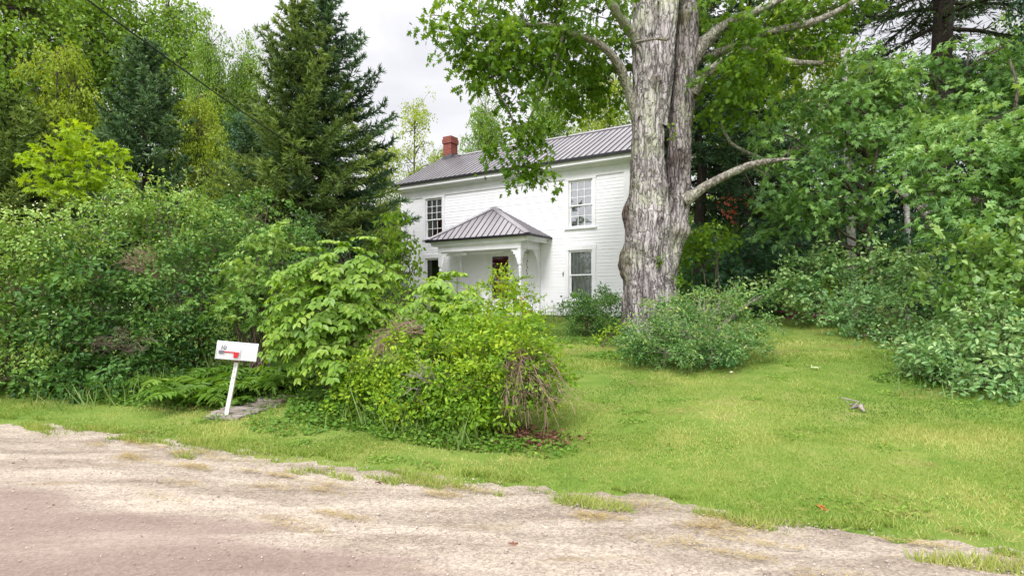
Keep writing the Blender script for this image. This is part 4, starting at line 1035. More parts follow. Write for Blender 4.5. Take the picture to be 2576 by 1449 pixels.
# ================================================================== BACKGROUND TREES (copies of three kinds)
def proto_tree(mat, seed, H=12., Rr=3.4, z0=.28, nb=24, dens=8, per=34, cr=.5, size=.135, trunk_r=.17):
    rng = R0(seed); bls = []
    for i in range(nb):
        t = z0+(1-z0)*(i+.5)/nb; w_ = sin(pi*min(1, (t-z0)/(1-z0)*.86+.16))**.75
        a = i*2.4+rng.normal()*.4; q = Rr*w_*.68*np.sqrt(rng.random())
        rad = Rr*(.24+.22*rng.random())
        bls.append((np.array([cos(a)*q, sin(a)*q, t*H-rad*.5]), np.array([rad*1.15, rad*1.15, rad*.78])))
    g = Geo(); zz = globals()['gz']; globals()['gz'] = lambda x, y: np.zeros_like(np.asarray(x))-1
    P, ow = foliage(g, rng, bls, dens, per, cr, size, KITE, up=.5, out=.5, droop=.45, tint=.45, tvar=.17, shell=.35, hgrad=.25, wid=1.25)
    globals()['gz'] = zz
    cm_ = g.mesh('crown', M[mat])
    w = Geo(); path = bend_path(rng, np.array([0, 0, -.3]), np.array([.2*rng.normal(), .2*rng.normal(), H*.9]), 9, .008)
    w.tube(path, np.linspace(trunk_r, .03, 9), 9)
    for c, r in bls:
        tq = np.clip((c[2]-.5*np.hypot(c[0], c[1]))/(H*.9), .15, .97); a0 = path[0]+(path[-1]-path[0])*tq
        w.tube(bend_path(rng, a0, c, 5, .05, .05), np.linspace(.055, .018, 5), 5)
    C = np.array([bls[i][0] for i in ow]); w.twigs(C+(P-C)*.1, P, .014, .006, .03)
    tm_ = w.mesh('trunk', M['bark'], True)
    return cm_, tm_, H, Rr
KIND = {'green': proto_tree('back_green', 61), 'yellow': proto_tree('back_yellow', 62, nb=18, dens=6), 'dark': proto_tree('back_dark', 63, dens=9), 'wispy': proto_tree('back_yellow', 64, nb=20, dens=3.6, Rr=2.6, cr=.45, size=.12)}
def btree(kind, px, Y, top_py, rpx, label, group, rot, name='broadleaf_tree'):
    cm_, tm_, H, Rr = KIND[kind]
    x = (px-CX)/FP*Y; z0 = float(gz(x, Y)); zt = CH+(HY-top_py)/FP*Y
    root = empty(name, (x, Y, z0), label, 'tree', group, rz=rot)
    s = (zt-z0)/H; sr = rpx/FP*Y/Rr; root.scale = (sr, sr, s)
    for n_, me in (('crown', cm_), ('trunk', tm_)):
        o = bpy.data.objects.new(n_, me); COL.objects.link(o); o.parent = root
GL = 'tall broadleaf trees at the left'; GH = 'trees behind the house'; GR = 'woods at the right'
for i, (kd, px, Y, ty, rp, lab, gr) in enumerate((
 ('green', 20, 23, -190, 250, 'tall leafy green tree filling the upper left corner', GL),
 ('green', 230, 27, -120, 210, 'tall green tree passed by the overhead cable near its top', GL),
 ('yellow', 150, 21, 60, 130, 'yellow green tree between the upper left corner and the bushy spruce', GL),
 ('green', 420, 28, -30, 170, 'tall green tree whose thin top stands against the grey sky', GL),
 ('green', 530, 25, 60, 80, 'narrow green poplar like tree with its spire against the sky left of the spruces', GL),
 ('yellow', 500, 20, 200, 110, 'light yellow green tree between the bushy spruce and the spruce pair', GL),
 ('green', 610, 27, 110, 100, 'olive green tree showing just left of the spruce pair tops', GL),
 ('dark', 640, 24, 260, 130, 'dark green tree low behind the left spruce of the pair', GL),
 ('green', -190, 18, -60, 230, 'big green tree at the very left edge of the view', GL),
 ('wispy', 1050, 30, 245, 85, 'wispy yellow green tree left of the chimney', GH),
 ('yellow', 960, 31, 330, 100, 'low yellow tree between the spruces and the roof gable', GH),
 ('green', 1225, 31, 245, 85, 'fresh green tree rising behind the roof right of the chimney', GH),
 ('yellow', 1110, 34, 345, 70, 'low pale yellow tree directly behind the chimney', GH),
 ('green', 1380, 33, 215, 120, 'green tree behind the middle of the roof', GH),
 ('yellow', 1530, 30, 130, 130, 'yellow green tree behind the right end of the roof', GH),
 ('green', 1680, 28, 40, 120, 'green tree hidden mostly by the old twin trunk', GH),
 ('yellow', 1960, 26, -70, 170, 'tall backlit yellow green tree right of the old maple', GR),
 ('green', 1830, 23, 120, 120, 'green forest tree behind the lower right limb of the old maple', GR),
 ('yellow', 2110, 25, 60, 110, 'yellow green tree below the gap of sky at the upper right', GR),
 ('dark', 2010, 21, 330, 140, 'dark low forest tree above the far end of the lawn', GR),
 ('dark', 2230, 21, 150, 150, 'dark forest tree behind the birch trunks', GR),
 ('dark', 2420, 19, 130, 130, 'dark forest tree around the hemlock trunk', GR),
 ('green', 2560, 21, 60, 130, 'green forest tree at the right edge under the bright sky', GR),
 ('dark', 2700, 15, -120, 200, 'big dark tree beyond the right edge', GR),
)):
    btree(kd, px, Y, ty, rp, lab, gr, i*1.7)

# far woods: one mass
g = Geo(); rng = R0(70); bls = []
for i in range(150):
    an = radians(-62+124*i/149); Y = 40+14*rng.random(); x = np.tan(an)*Y*.95
    h = 5.0+3.0*rng.random() if not (-.16 < x/Y < .12) else 4.2+1.5*rng.random()
    bls.append((np.array([x, Y, h*.5+.6]), np.array([3.4, 3, h*.55])))
foliage(g, rng, bls, .9, 24, 1.1, .5, KITE, tint=.4, tvar=.22, shell=.5, wid=1.2)
tag(g.obj('distant_woods', M['back_green']), kind='stuff', label='mass of distant woods closing the view behind everything', cat='woods')

# ================================================================== LEFT SIDE PLANTS
def sh(name, label, cat, basepx, Y, blobs, mat, **kw):
    return shrub(name, label, cat, base_on_ground(basepx, Y), [blob(*b) for b in blobs], mat, **kw)
GHg = 'white flowering hedge shrubs along the left'
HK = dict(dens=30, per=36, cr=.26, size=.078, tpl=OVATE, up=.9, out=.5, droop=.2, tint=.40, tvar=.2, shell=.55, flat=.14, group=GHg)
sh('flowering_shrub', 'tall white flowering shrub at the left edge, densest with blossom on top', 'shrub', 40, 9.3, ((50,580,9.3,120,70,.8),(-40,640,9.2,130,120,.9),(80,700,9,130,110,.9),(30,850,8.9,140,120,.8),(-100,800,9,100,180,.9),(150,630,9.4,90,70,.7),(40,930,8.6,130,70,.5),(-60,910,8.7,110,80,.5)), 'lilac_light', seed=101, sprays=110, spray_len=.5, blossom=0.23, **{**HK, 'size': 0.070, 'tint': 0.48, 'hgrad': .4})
sh('flowering_shrub', 'rounded dark green shrub of the hedge left of the ferns', 'shrub', 230, 9.3, ((220,660,9.6,110,80,.8),(260,760,9.2,130,110,.9),(170,860,8.9,110,100,.7),(300,880,9,110,90,.7),(120,790,8.8,100,90,.7),(190,930,8.6,110,60,.5),(310,930,8.7,90,60,.5)), 'lilac', seed=102, sprays=110, spray_len=.5, blossom=0.04, **{**HK, 'size': 0.090, 'tint': 0.36, 'hgrad': .4})
sh('flowering_shrub', 'tall speckled white flowering shrub below the bushy blue spruce', 'shrub', 360, 10.4, ((330,530,10.6,110,60,.8),(400,490,10.8,60,50,.6),(430,570,10.4,120,90,.9),(340,620,10.2,110,90,.8),(260,570,10.4,90,70,.7),(480,550,10.8,70,60,.7)), 'lilac_light', seed=103, sprays=110, spray_len=.5, blossom=0.19, **{**HK, 'size': 0.066, 'tint': 0.50, 'hgrad': .4})
sh('flowering_shrub', 'dark green shrub in the hedge left of the maple shoots', 'shrub', 500, 10, ((520,640,10.2,110,90,.8),(450,720,9.8,110,100,.8),(560,740,10.1,90,90,.8),(430,840,9.6,100,80,.7),(540,850,10,90,70,.7),(400,900,9.2,90,60,.5)), 'lilac', seed=104, sprays=110, spray_len=.5, blossom=0.04, **{**HK, 'size': 0.074, 'tint': 0.40, 'hgrad': .4})
sh('flowering_shrub', 'shrub with pale green tips filling the gap below the spruce pair', 'shrub', 620, 11.5, ((640,540,12,110,60,.8),(700,640,11.8,120,70,.8),(600,620,11.4,90,70,.7),(760,690,11.8,90,70,.7)), 'lilac', seed=105, blossom=.06, **HK)
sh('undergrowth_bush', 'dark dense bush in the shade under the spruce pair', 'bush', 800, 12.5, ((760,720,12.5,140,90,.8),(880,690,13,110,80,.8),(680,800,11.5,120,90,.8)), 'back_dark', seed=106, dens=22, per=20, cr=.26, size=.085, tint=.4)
sh('maple_sapling', 'lime yellow maple sapling glowing in front of the bushy spruce', 'sapling', 200, 12.5, ((190,340,12.5,42,36,.35),(130,405,12.4,55,32,.45),(210,400,12.4,60,35,.5),(260,375,12.6,40,25,.35),(160,450,12.4,70,32,.5),(250,450,12.4,60,34,.5),(290,420,12.6,30,25,.3),(200,480,12.4,80,28,.5)), 'maple_lime', seed=107, dens=34, per=13, cr=.2, size=.13, tpl=MAPLE, up=1.0, out=.2, droop=.25, tint=.5, tvar=.15, stems=1, wood='trunk', leafn='crown', flat=.1, stem_r=.022)
sh('red_bush', 'dark red leaved bush glimpsed through the lower boughs of the spruce pair', 'bush', 830, 19, ((800,520,19,110,60,.9),(900,540,19,60,60,.7),(720,530,19,70,50,.8)), 'red', seed=108, dens=12, per=20, cr=.3, size=.11, tint=.5)
sh('young_maple', 'young maple shoots with pale tips between the hedge and the ash sapling', 'sapling', 640, 9.4, ((660,640,9.6,40,60,.35),(690,600,9.6,22,45,.25),(600,700,9.4,60,45,.45),(680,720,9.4,80,60,.5),(550,765,9.2,50,30,.4),(630,775,9.3,80,50,.5),(720,790,9.4,60,50,.5)), 'lilac_light', seed=109, dens=46, per=13, cr=.15, size=.10, tpl=MAPLE, up=.8, out=.3, droop=.35, tint=.5, stems=3)
sh('leafy_shrub', 'tall leafy shrub with drooping leaves against the left end of the house', 'shrub', 1000, 15, ((985,560,15,45,40,.5),(960,620,15,55,50,.6),(1030,590,14.8,35,25,.4),(1020,640,15,40,50,.5),(985,680,15,55,40,.6)), 'maple', seed=110, dens=28, per=14, cr=.22, size=.12, tpl=OVATE, droop=.9, tint=.62, stems=2, barkm='bark')
sh('undergrowth_bush', 'fresh green bush along the base of the house left of the porch', 'bush', 1000, 13.5, ((930,730,13,90,50,.6),(1010,750,13.5,80,45,.6),(1080,770,12.5,60,40,.5),(900,800,11,90,60,.6),(1020,820,10.5,80,50,.6)), 'spirea', seed=111, dens=30, per=18, cr=.2, size=.07, tint=.4)
# ash saplings: compound leaves
def ash(label, basepx, Y, blobs, seed, nfr, L, ls, tint=.5, shoots=()):
    rng = R0(seed); base = base_on_ground(basepx, Y)
    root = empty('ash_sapling', base, label, 'sapling'); g = Geo(); w = Geo(); bls = [blob(*b) for b in blobs]
    tot = sum(r[0]*r[2] for c, r in bls)
    for c, r in bls:
        n = int(nfr*r[0]*r[2]/tot); d = rnd_dirs(rng, n); d[:, 1] = np.where(rng.random(n) < .7, -np.abs(d[:, 1]), d[:, 1])
        S = c+d*r*(.35+.6*rng.random((n, 1)))
        D = d*np.array([1, .8, .25])+np.array([0, -.15, .12])+.2*rng.normal(size=(n, 3))
        hg = np.clip((S[:, 2]-c[2])/r[2], -1, 1)*.12
        compound(g, rng, S, D, L*(.8+.4*rng.random(n)), 4, ls, 1.05, .5, tint+float(np.mean(hg)), hang=.45)
        w.twigs(c+(S-c)*.15-np.array([0, 0, .1]), S, .006, .003, .06)
        e = nrm(D)*L; w.twigs(S, S+e-np.array([0, 0, .42*L])*1.0, .003, .002, .10)
        for k in range(2): w.tube(bend_path(rng, base+np.append(rng.normal(size=2)*.06, 0), c+rng.normal(size=3)*r*.25, 7, .03, .05), np.linspace(.016, .006, 7), 5)
    for (px, py, Yq) in shoots:
        e = at(px, py, Yq); b0 = e-np.array([0, 0, .42]); w.tube([b0, (b0+e)/2, e], .005, 5)
        n = 6; a = rng.random(n)*2*pi; compound(g, rng, np.repeat(e[None], n, 0), np.stack([np.cos(a), np.sin(a), .5+0*a], 1), L*.6, 3, ls*.75, 1.3, .4, tint+.2)
    g.obj('crown', M['ash'], root); w.obj('trunk', M['twig'], root); return root
ash('bright green ash sapling with big drooping leaflets right of the mailbox', 840, 7.9, ((870,660,8.1,85,40,.45),(800,690,8,80,50,.5),(920,700,8.2,70,55,.5),(770,770,8.1,70,60,.4),(840,770,7.7,90,60,.5),(920,790,8.0,60,60,.45),(755,850,8.0,60,50,.35),(830,870,7.7,80,50,.4),(860,920,7.4,40,30,.3)), 120, 400, .30, .115, .5, ((780,625,8),(830,610,8.1),(920,600,8.1),(880,625,8)))
ash('smaller ash sapling poking up out of the front bush below the porch', 1110, 7.6, ((1120,720,7.7,45,30,.3),(1090,770,7.6,60,35,.35),(1150,770,7.6,45,40,.3),(1060,810,7.4,50,25,.3),(1100,850,7.2,40,35,.3)), 121, 105, .26, .11, .5, ((1150,690,7.8),(1105,700,7.7)))
# big spirea bush in front
SP = dict(twigfrac=.25, gap=-.75, dens=100, per=40, cr=.16, size=.054, tpl=OVATE, up=.7, out=.45, droop=.1, tint=.42, tvar=.24, shell=.62, flat=.2)
sh('spirea_bush', 'large tangled yellow green bush in the centre with bare twigs on its right flank', 'bush', 1180, 6.7, ((1220,870,6.7,110,75,.5),(1130,830,7.0,100,60,.5),(1310,860,6.8,85,75,.5),(1180,960,6.3,110,80,.45),(1290,950,6.3,100,80,.45),(1080,930,6.7,90,80,.5),(1000,900,7,80,80,.5),(1040,1000,6.4,90,60,.4),(1150,1030,6.1,80,50,.35),(1260,1020,6.1,70,45,.3),(1360,900,6.7,55,60,.4),(960,990,6.8,70,70,.4),(900,970,7.2,70,80,.4),(1370,960,6.5,45,50,.3)), 'spirea', seed=130, sprays=280, spray_len=.22, stems=5, stem_r=.010, twigmat='deadtwig', **SP)
sh('flower_bush', 'upright yellow green bush with reddish tips in front of the porch door', 'bush', 1255, 8.4, ((1265,712,8.5,42,30,.3),(1240,750,8.4,60,40,.35),(1300,760,8.4,50,35,.35),(1200,790,8.2,80,40,.4),(1290,810,8.2,80,40,.4)), 'spirea', seed=131, sprays=60, spray_len=.3, dens=75, per=15, cr=.12, size=.06, tpl=OVATE, up=.9, out=.3, droop=-.2, tint=.52, stems=3, stem_r=.008, blossom=.06, blossom_mat='wreath')
# dead twigs of the big bush
def twig_fan(name, label, origin, tips, n, mat, r=.005, seed=1, spread=.12, parent=None, sag=-.12):
    rng = R0(seed); g = Geo()
    for i in range(n):
        o = origin+rng.normal(size=3)*spread*.6; e = tips[i % len(tips)]+rng.normal(size=3)*spread
        p = bend_path(rng, o, e, 7, .03, .10); g.tube(p, np.linspace(r, r*.4, 7), 4, cap=False)
        for kx in (2, 3, 4, 5, 5):
            for _ in range(2):
                q = p[kx]+(e-o)*.25*rng.random()+rng.normal(size=3)*.07; g.twigs([p[kx]], [q], r*.5, r*.3, 0)
    root = empty(name, origin, label, 'dead twigs'); g.obj('twigwork', M[mat], root); return root
twig_fan('dead_branch', 'tangle of bare brown twigs drooping on the right side of the front bush', at(1300, 890, 6.4), [at(1340,1000,6.0), at(1390,960,6.1), at(1310,1045,5.9), at(1270,1030,5.9), at(1420,1000,6.1), at(1360,1060,5.95), at(1290,960,5.95)], 42, 'deadtwig', .0055, 5, .09)
twig_fan('dead_branch', 'spray of bare tan twigs between the ash sapling and the front bush', at(1060, 830, 7.0), [at(940,850,6.7), at(960,880,6.7), at(930,905,6.7), at(990,830,6.7)], 22, 'deadtwig', .005, 6, .06)
twig_fan('dead_branch', 'bare forked twig leaning out of the left flank of the front bush', at(1110, 990, 6.2), [at(1060,930,6.0), at(1030,960,6.0)], 6, 'greystick', .006, 7, .05)

twig_fan('dead_branch', 'fan of bare grey brown twigs showing in the middle of the flowering hedge', at(400, 700, 9.3), [at(340,640,8.8), at(320,665,8.8), at(365,625,8.85), at(300,650,8.9)], 16, 'deadtwig', .006, 9, .06)
twig_fan('dead_branch', 'dark bare twigs low in the hedge above the long grass', at(330, 880, 8.6), [at(260,850,8.25), at(300,830,8.3), at(390,860,8.3), at(230,880,8.25)], 16, 'twig', .006, 10, .08)
# ferns
def fern(px, Y, label, n, L, seed, tint=.5, grp='ferns'):
    rng = R0(seed); b = base_on_ground(px, Y); a = np.arange(n)*2.4+rng.normal(size=n)*.3
    D = np.stack([np.cos(a), np.sin(a), .95+.3*rng.random(n)], 1); S = np.repeat(b[None], n, 0)+np.stack([np.cos(a), np.sin(a), 0*a], 1)*.03
    root = empty('fern', b, label, 'fern', grp); g = Geo()
    LL = L*(.8+.4*rng.random(n)); compound(g, rng, S, D, LL, 15, L*.24, .55, .55, tint, True, OVATE, .15); g.obj('foliage', M['fern'], root)
    w = Geo(); D2 = nrm(D); t = np.linspace(0, 1, 6)
    for i in range(n):
        p = S[i]+np.outer(t*LL[i], D2[i]); p[:, 2] -= .55*LL[i]*t*t; w.tube(p, np.linspace(.006, .002, 6), 4, cap=False)
    w.obj('stalk', M['weed'], root)
fl_ = [(455,8.7,'fern clump at the left end of the fern bank'),(510,8.5,'fern clump second from the left in the fern bank'),(560,8.2,'fern clump directly left of the mailbox post'),(600,8.9,'fern clump showing behind the mailbox'),(640,8.4,'fern clump directly right of the mailbox post'),(690,8.6,'fern clump below the ash sapling leaves'),(480,9.3,'fern clump at the back left of the fern bank'),(540,9.4,'fern clump rising behind the left half of the fern bank'),(500,7.9,'low fern clump leaning over the grass verge'),(650,9.2,'fern clump at the back, in shade under the young maple'),(735,8.8,'dark fern clump at the right end of the fern bank'),(580,7.8,'small fern clump nearest to the mailbox foot')]
for i, (px, Y, lab) in enumerate(fl_): fern(px, Y, lab, 15, 1.0 if i != 11 else .5, 200+i, .5 if Y < 8.8 else .35, 'ferns around the mailbox')
for i, (px, Y, lab) in enumerate(((1975,17.4,'fern at the far end of the lawn left of the brush pile'),(2030,17.8,'fern in the shade behind the brush pile'),(2085,17.6,'fern right behind the brush pile end'),(1935,18,'fern at the lawn edge behind the big low bush'))): fern(px, Y, lab, 11, 1.0, 230+i, .3, 'ferns at the far end of the lawn')

# ================================================================== RIGHT SIDE PLANTS
sh('barberry_bush', 'wide low grey green bush at the foot of the old maple', 'bush', 1750, 9.9, ((1630,850,9.8,70,45,.5),(1720,830,9.7,75,60,.6),(1810,850,9.7,80,50,.6),(1890,860,9.9,50,35,.4),(1690,780,10.2,60,35,.5),(1790,775,10.2,70,40,.5),(1860,775,10.3,35,25,.25),(1770,735,10.3,35,22,.3),(1600,875,9.5,40,28,.35),(1690,885,9.3,70,28,.45),(1800,892,9.3,80,26,.45),(1925,810,10.1,28,18,.25),(1860,735,10.4,18,14,.2),(1910,740,10.3,22,8,.15)), 'yew', seed=140, sprays=240, spray_len=.36, gap=-.8, dens=105, per=26, cr=.17, size=.062, tpl=OVATE, wid=.8, up=.7, out=.5, droop=.05, tint=.42, tvar=.2, stems=4, stem_r=.013, twigmat='greystick', blossom=.006, blossom_mat='yellowflower', blossom_size=.035)
sh('yew_bush', 'dark feathery upright bush against the white house wall', 'bush', 1490, 13.4, ((1450,770,13.4,40,35,.4),(1500,760,13.4,45,45,.45),(1540,780,13.3,30,40,.35),(1480,815,13.2,65,35,.5),(1540,830,13,40,30,.4)), 'lilac', seed=141, sprays=70, spray_len=.45, gap=-.8, dens=80, per=24, cr=.17, size=.075, tpl=OVATE, wid=.6, up=.6, out=.6, droop=-.1, tint=.42, stems=3, stem_r=.012)
sh('sprout_patch', 'small patch of yellow green sprouts between the dark yew and the maple trunk', 'plant', 1540, 12.2, ((1560,830,12,35,22,.25),(1520,845,12,40,18,.25)), 'spirea', seed=142, dens=60, per=12, cr=.12, size=.06, tint=.5)
GW = 'leafy trees and shrubs at the lawn edge'
MK = dict(tpl=MAPLE, up=.85, out=.35, droop=.4, tint=.45, tvar=.17, shell=.35, flat=.12)
def tr(name, label, px, Y, blobs, mat, toppx, toppy, r0, barkm='bark', **kw):
    return tree(name, label, 'tree', base_on_ground(px, Y), [blob(*b) for b in blobs], mat, at(toppx, toppy, Y), r0, barkm, **kw)
tr('maple_tree', 'leafy maple with layered pale green sprays filling the middle of the right side', 2180, 14.5, ((2000,270,14,90,40,.9),(2100,330,14,110,45,1),(1990,370,13.6,90,40,.9),(2100,250,14.6,90,45,1),(2220,230,14.5,110,50,1.1),(2230,330,14,110,50,1.1),(2080,430,13.6,110,45,1),(1980,470,13.6,80,40,.8),(2190,430,13.8,100,45,1),(2030,520,13.8,90,40,.8),(2130,510,13.8,90,40,.8),(2290,270,14.6,90,50,1),(2180,180,15,90,40,1),(1960,560,14.2,70,35,.7),(1940,330,14,50,30,.6)), 'maple_cool', 2190, 150, .11, group=GW, seed=150, dens=15, per=20, cr=.4, size=.15, limb_r=.05, **MK)
tr('maple_tree', 'nearer maple with large star shaped leaves at the right edge', 2520, 10.5, ((2420,400,10.2,110,50,.8),(2530,400,10,90,60,.8),(2360,480,10.2,90,45,.7),(2470,500,9.8,110,55,.8),(2560,520,9.6,80,60,.7),(2490,300,10.4,100,45,.8),(2580,300,10.2,70,60,.8),(2400,560,10,90,35,.6),(2330,420,10.6,60,30,.5),(2600,440,9.8,60,90,.8)), 'maple_cool', 2540, 150, .10, group=GW, seed=151, dens=26, per=19, cr=.3, size=.135, limb_r=.035, **MK)
tr('maple_tree', 'darker maple under the bright sky gap at the upper right', 2430, 15, ((2300,180,15,100,50,1.1),(2420,180,15,110,55,1.2),(2550,170,14.6,90,60,1.2),(2400,280,15,100,50,1),(2540,120,15,60,35,.9),(2300,340,15,80,40,.9),(2200,150,15,80,35,.9)), 'maple_cool', 2440, 100, .13, group=GW, seed=152, dens=16, per=20, cr=.4, size=.16, limb_r=.05, **{**MK, 'tint': .38})
sh('dogwood_shrub', 'pale green layered dogwood shrub behind the far end of the lawn', 'shrub', 2120, 14, ((2040,680,14,90,40,.7),(2130,660,14,110,45,.8),(2080,740,13.6,100,45,.7),(1980,720,14,70,30,.6),(2200,700,13.8,100,50,.8),(2280,690,14,80,50,.7)), 'dogwood', seed=153, sprays=90, spray_len=.6, dens=34, per=26, cr=.26, size=.095, tpl=OVATE, wid=1.3, up=1.0, out=.25, droop=.2, tint=.5, tvar=.18, stems=2, flat=.12, group=GW)
sh('dogwood_shrub', 'mid green spreading shrub right of the brush pile', 'shrub', 2230, 11.8, ((2170,760,12,80,50,.6),(2260,770,11.8,100,60,.7),(2200,830,11.4,90,45,.6),(2310,840,11.2,80,50,.6),(2270,870,10.8,70,35,.5),(2150,800,12,45,35,.4)), 'dogwood', seed=154, sprays=90, spray_len=.5, dens=40, per=26, cr=.22, size=.08, tpl=OVATE, wid=1.2, up=.8, out=.35, droop=.2, tint=.38, stems=2, group=GW)
sh('broadleaf_shrub', 'dense shrub with glossy oblong leaves spilling onto the lawn at the right edge', 'shrub', 2480, 8, ((2400,880,8,110,70,.6),(2310,890,8.3,45,30,.4),(2510,860,7.8,110,90,.7),(2570,950,7.4,90,80,.6),(2450,960,7.5,90,60,.5),(2350,900,8,70,50,.5),(2540,1020,7,60,40,.4),(2600,800,7.8,80,80,.6),(2330,950,7.8,50,35,.4),(2440,1000,7.2,60,30,.35),(2590,1050,6.7,50,40,.35)), 'dogwood', seed=155, sprays=110, spray_len=.35, dens=60, per=22, cr=.18, size=.085, tpl=OVATE, wid=.95, up=.7, out=.45, droop=.15, tint=.5, stems=3, group=GW)
sh('vine_shrub', 'yellow green broad leaved vine hanging above the glossy shrub at the right edge', 'shrub', 2520, 8.6, ((2480,620,8.8,70,40,.45),(2560,600,8.6,70,70,.5),(2430,690,8.6,70,35,.4),(2520,700,8.4,90,50,.5),(2590,690,8.2,60,60,.5),(2370,720,8.6,55,22,.3),(2450,760,8.3,90,35,.45),(2560,770,8.2,70,40,.45)), 'broad', seed=156, sprays=50, spray_len=.4, dens=42, per=15, cr=.2, size=.115, tpl=OVATE, wid=1.35, up=.6, out=.4, droop=.75, tint=.45, stems=2, group=GW)
GU = 'dark undergrowth in the woods'
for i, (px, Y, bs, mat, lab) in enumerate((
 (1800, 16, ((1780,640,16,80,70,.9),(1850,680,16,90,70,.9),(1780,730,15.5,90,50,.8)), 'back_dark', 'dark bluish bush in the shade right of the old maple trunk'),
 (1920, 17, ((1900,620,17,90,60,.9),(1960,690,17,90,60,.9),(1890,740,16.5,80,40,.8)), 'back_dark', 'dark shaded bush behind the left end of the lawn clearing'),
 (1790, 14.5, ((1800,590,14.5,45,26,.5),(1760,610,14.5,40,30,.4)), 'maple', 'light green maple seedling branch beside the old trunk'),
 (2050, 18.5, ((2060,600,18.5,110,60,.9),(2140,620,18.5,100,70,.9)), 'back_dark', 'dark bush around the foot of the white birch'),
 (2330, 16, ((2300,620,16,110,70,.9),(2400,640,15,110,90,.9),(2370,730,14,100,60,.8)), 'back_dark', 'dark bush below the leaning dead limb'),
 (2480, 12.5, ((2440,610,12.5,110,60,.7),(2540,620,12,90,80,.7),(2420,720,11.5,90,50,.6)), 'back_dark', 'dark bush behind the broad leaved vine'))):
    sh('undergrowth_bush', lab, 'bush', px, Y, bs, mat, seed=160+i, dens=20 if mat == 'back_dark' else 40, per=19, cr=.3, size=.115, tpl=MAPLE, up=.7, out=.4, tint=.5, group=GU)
sh('red_bush', 'small red bush glowing deep in the woods right of the old trunk', 'bush', 1855, 16.5, ((1855,520,16.5,24,18,.3),), 'coral', seed=170, dens=40, per=20, cr=.25, size=.12, tint=.95)
# light birches, leaning limb
def pole(name, label, cat, pts, r, mat, grp=None, br=0, seed=1):
    rng = R0(seed); pts = [np.asarray(p) for p in pts]
    root = empty(name, pts[0], label, cat, grp); g = Geo(); bark_tube(g, pts, r, 18, seed, amp=.05); g.obj('trunk', M[mat], root, smooth=True)
    for i in range(br):
        t = .35+.6*rng.random(); a = pts[0]+(pts[-1]-pts[0])*t; d = rng.normal(size=3)*np.array([1, 1, .15]); e = a+nrm(d)*(.5+rng.random()); w = Geo()
        w.tube(bend_path(rng, a, e, 5, .05), np.linspace(.02, .006, 5), 5); w.obj('branch', M['bark'], root)
pole('birch_tree', 'white birch trunk showing through the leaves in the middle of the woods', 'tree', [base_on_ground(2148, 16.5), at(2142,600,16.5), at(2134,480,16.5), at(2130,250,16.5), at(2125,80,16.5)], [.12,.115,.11,.08,.03], 'birch', 'pale trunks in the woods', 4, 3)
pole('birch_tree', 'slim grey white trunk beside the leaning dead limb', 'tree', [base_on_ground(2284, 15.5), at(2284,580,15.5), at(2278,480,15.5), at(2265,250,15.5)], [.075,.07,.065,.03], 'birch', 'pale trunks in the woods', 4, 4)
pole('birch_tree', 'thick grey trunk right of the leaning dead limb', 'tree', [base_on_ground(2335, 16.2), at(2335,600,16.2), at(2330,500,16.2), at(2325,250,16.2)], [.19,.17,.16,.1], 'limbbark', 'pale trunks in the woods', 4, 5)
pole('dead_limb', 'leaning dead pale limb broken off at its lower end', 'branch', [at(2356,582,14.4), at(2325,535,14.6), at(2285,500,14.9), at(2240,472,15.2), at(2190,420,15.4)], [.085,.08,.06,.05,.03], 'limbbark', None, 0, 6)
pole('thin_sapling', 'thin bare sapling stem at the far lawn edge left of the brush pile', 'sapling', [base_on_ground(1945, 17.2), at(1948,720,17.2), at(1955,640,17.2)], [.03,.028,.015], 'bark', 'thin stems at the lawn edge', 3, 7)
pole('thin_sapling', 'thin reddish sapling stem right above the brush pile', 'sapling', [base_on_ground(2004, 17.4), at(2004,700,17.4), at(2000,600,17.4)], [.035,.03,.02], 'bark', 'thin stems at the lawn edge', 3, 8)
# brush pile
rng = R0(9); bp = base_on_ground(2062, 15.6); root = empty('brush_pile', bp, 'low pile of reddish cut brush at the far end of the lawn', 'brush pile'); g = Geo()
for i in range(90):
    c = bp+np.array([rng.normal()*.28, rng.normal()*.25, .06+abs(rng.normal())*.09]); d = np.array([1, .3*rng.normal(), .12*rng.normal()])*(.3+.3*rng.random())
    g.tube(bend_path(rng, c-d, c+d, 5, .03), np.linspace(.011, .004, 5), 4, cap=False)
g.obj('twigwork', M['redtwig'], root)
# stick and small things on the lawn
rng = R0(12); s0 = base_on_ground(2130, 7.25); s1 = base_on_ground(2175, 6.75)
g = Geo(); g.tube(bend_path(rng, s0+np.array([0, 0, .03]), s1+np.array([0, 0, .03]), 8, .07), np.array([8,10,9,12,14,20,26,12])*.001, 6); root = empty('fallen_stick', s1, 'short crooked grey stick lying on the lawn at the right', 'stick'); g.obj('wood', M['greystick'], root, smooth=True)
g = Geo(); g.tube([s0+np.array([.10, -.1, .03]), s0+np.array([.02, -.02, .05]), s0+np.array([-.06, .05, .06])], .008, 5); g.obj('fork', M['greystick'], root)
def flatleaf(name, label, cat, px, py, mat, size, tint, seed, z=.035):
    rng = R0(seed)
    Y = 9.0
    for _ in range(30):
        x = (px-CX)/FP*Y; Y = (CH-float(gz(x, Y)))*FP/(py-HY)
    x = (px-CX)/FP*Y; p = np.array([[x, Y, float(gz(x, Y))+z]]); root = empty(name, p[0], label, cat); g = Geo()
    g.leaves(MAPLE, p, np.array([[.2*rng.normal(), -.35, 1.]]), rng.normal(size=(1, 3))*np.array([1, 1, .1]), np.array([size]), np.array([tint]))
    g.leaves(KITE, p+np.array([[.01, .01, .012]]), np.array([[.5, -.35, .6]]), rng.normal(size=(1, 3)), np.array([size*.6]), np.array([tint])); g.obj('leaf_blade', M[mat], root)
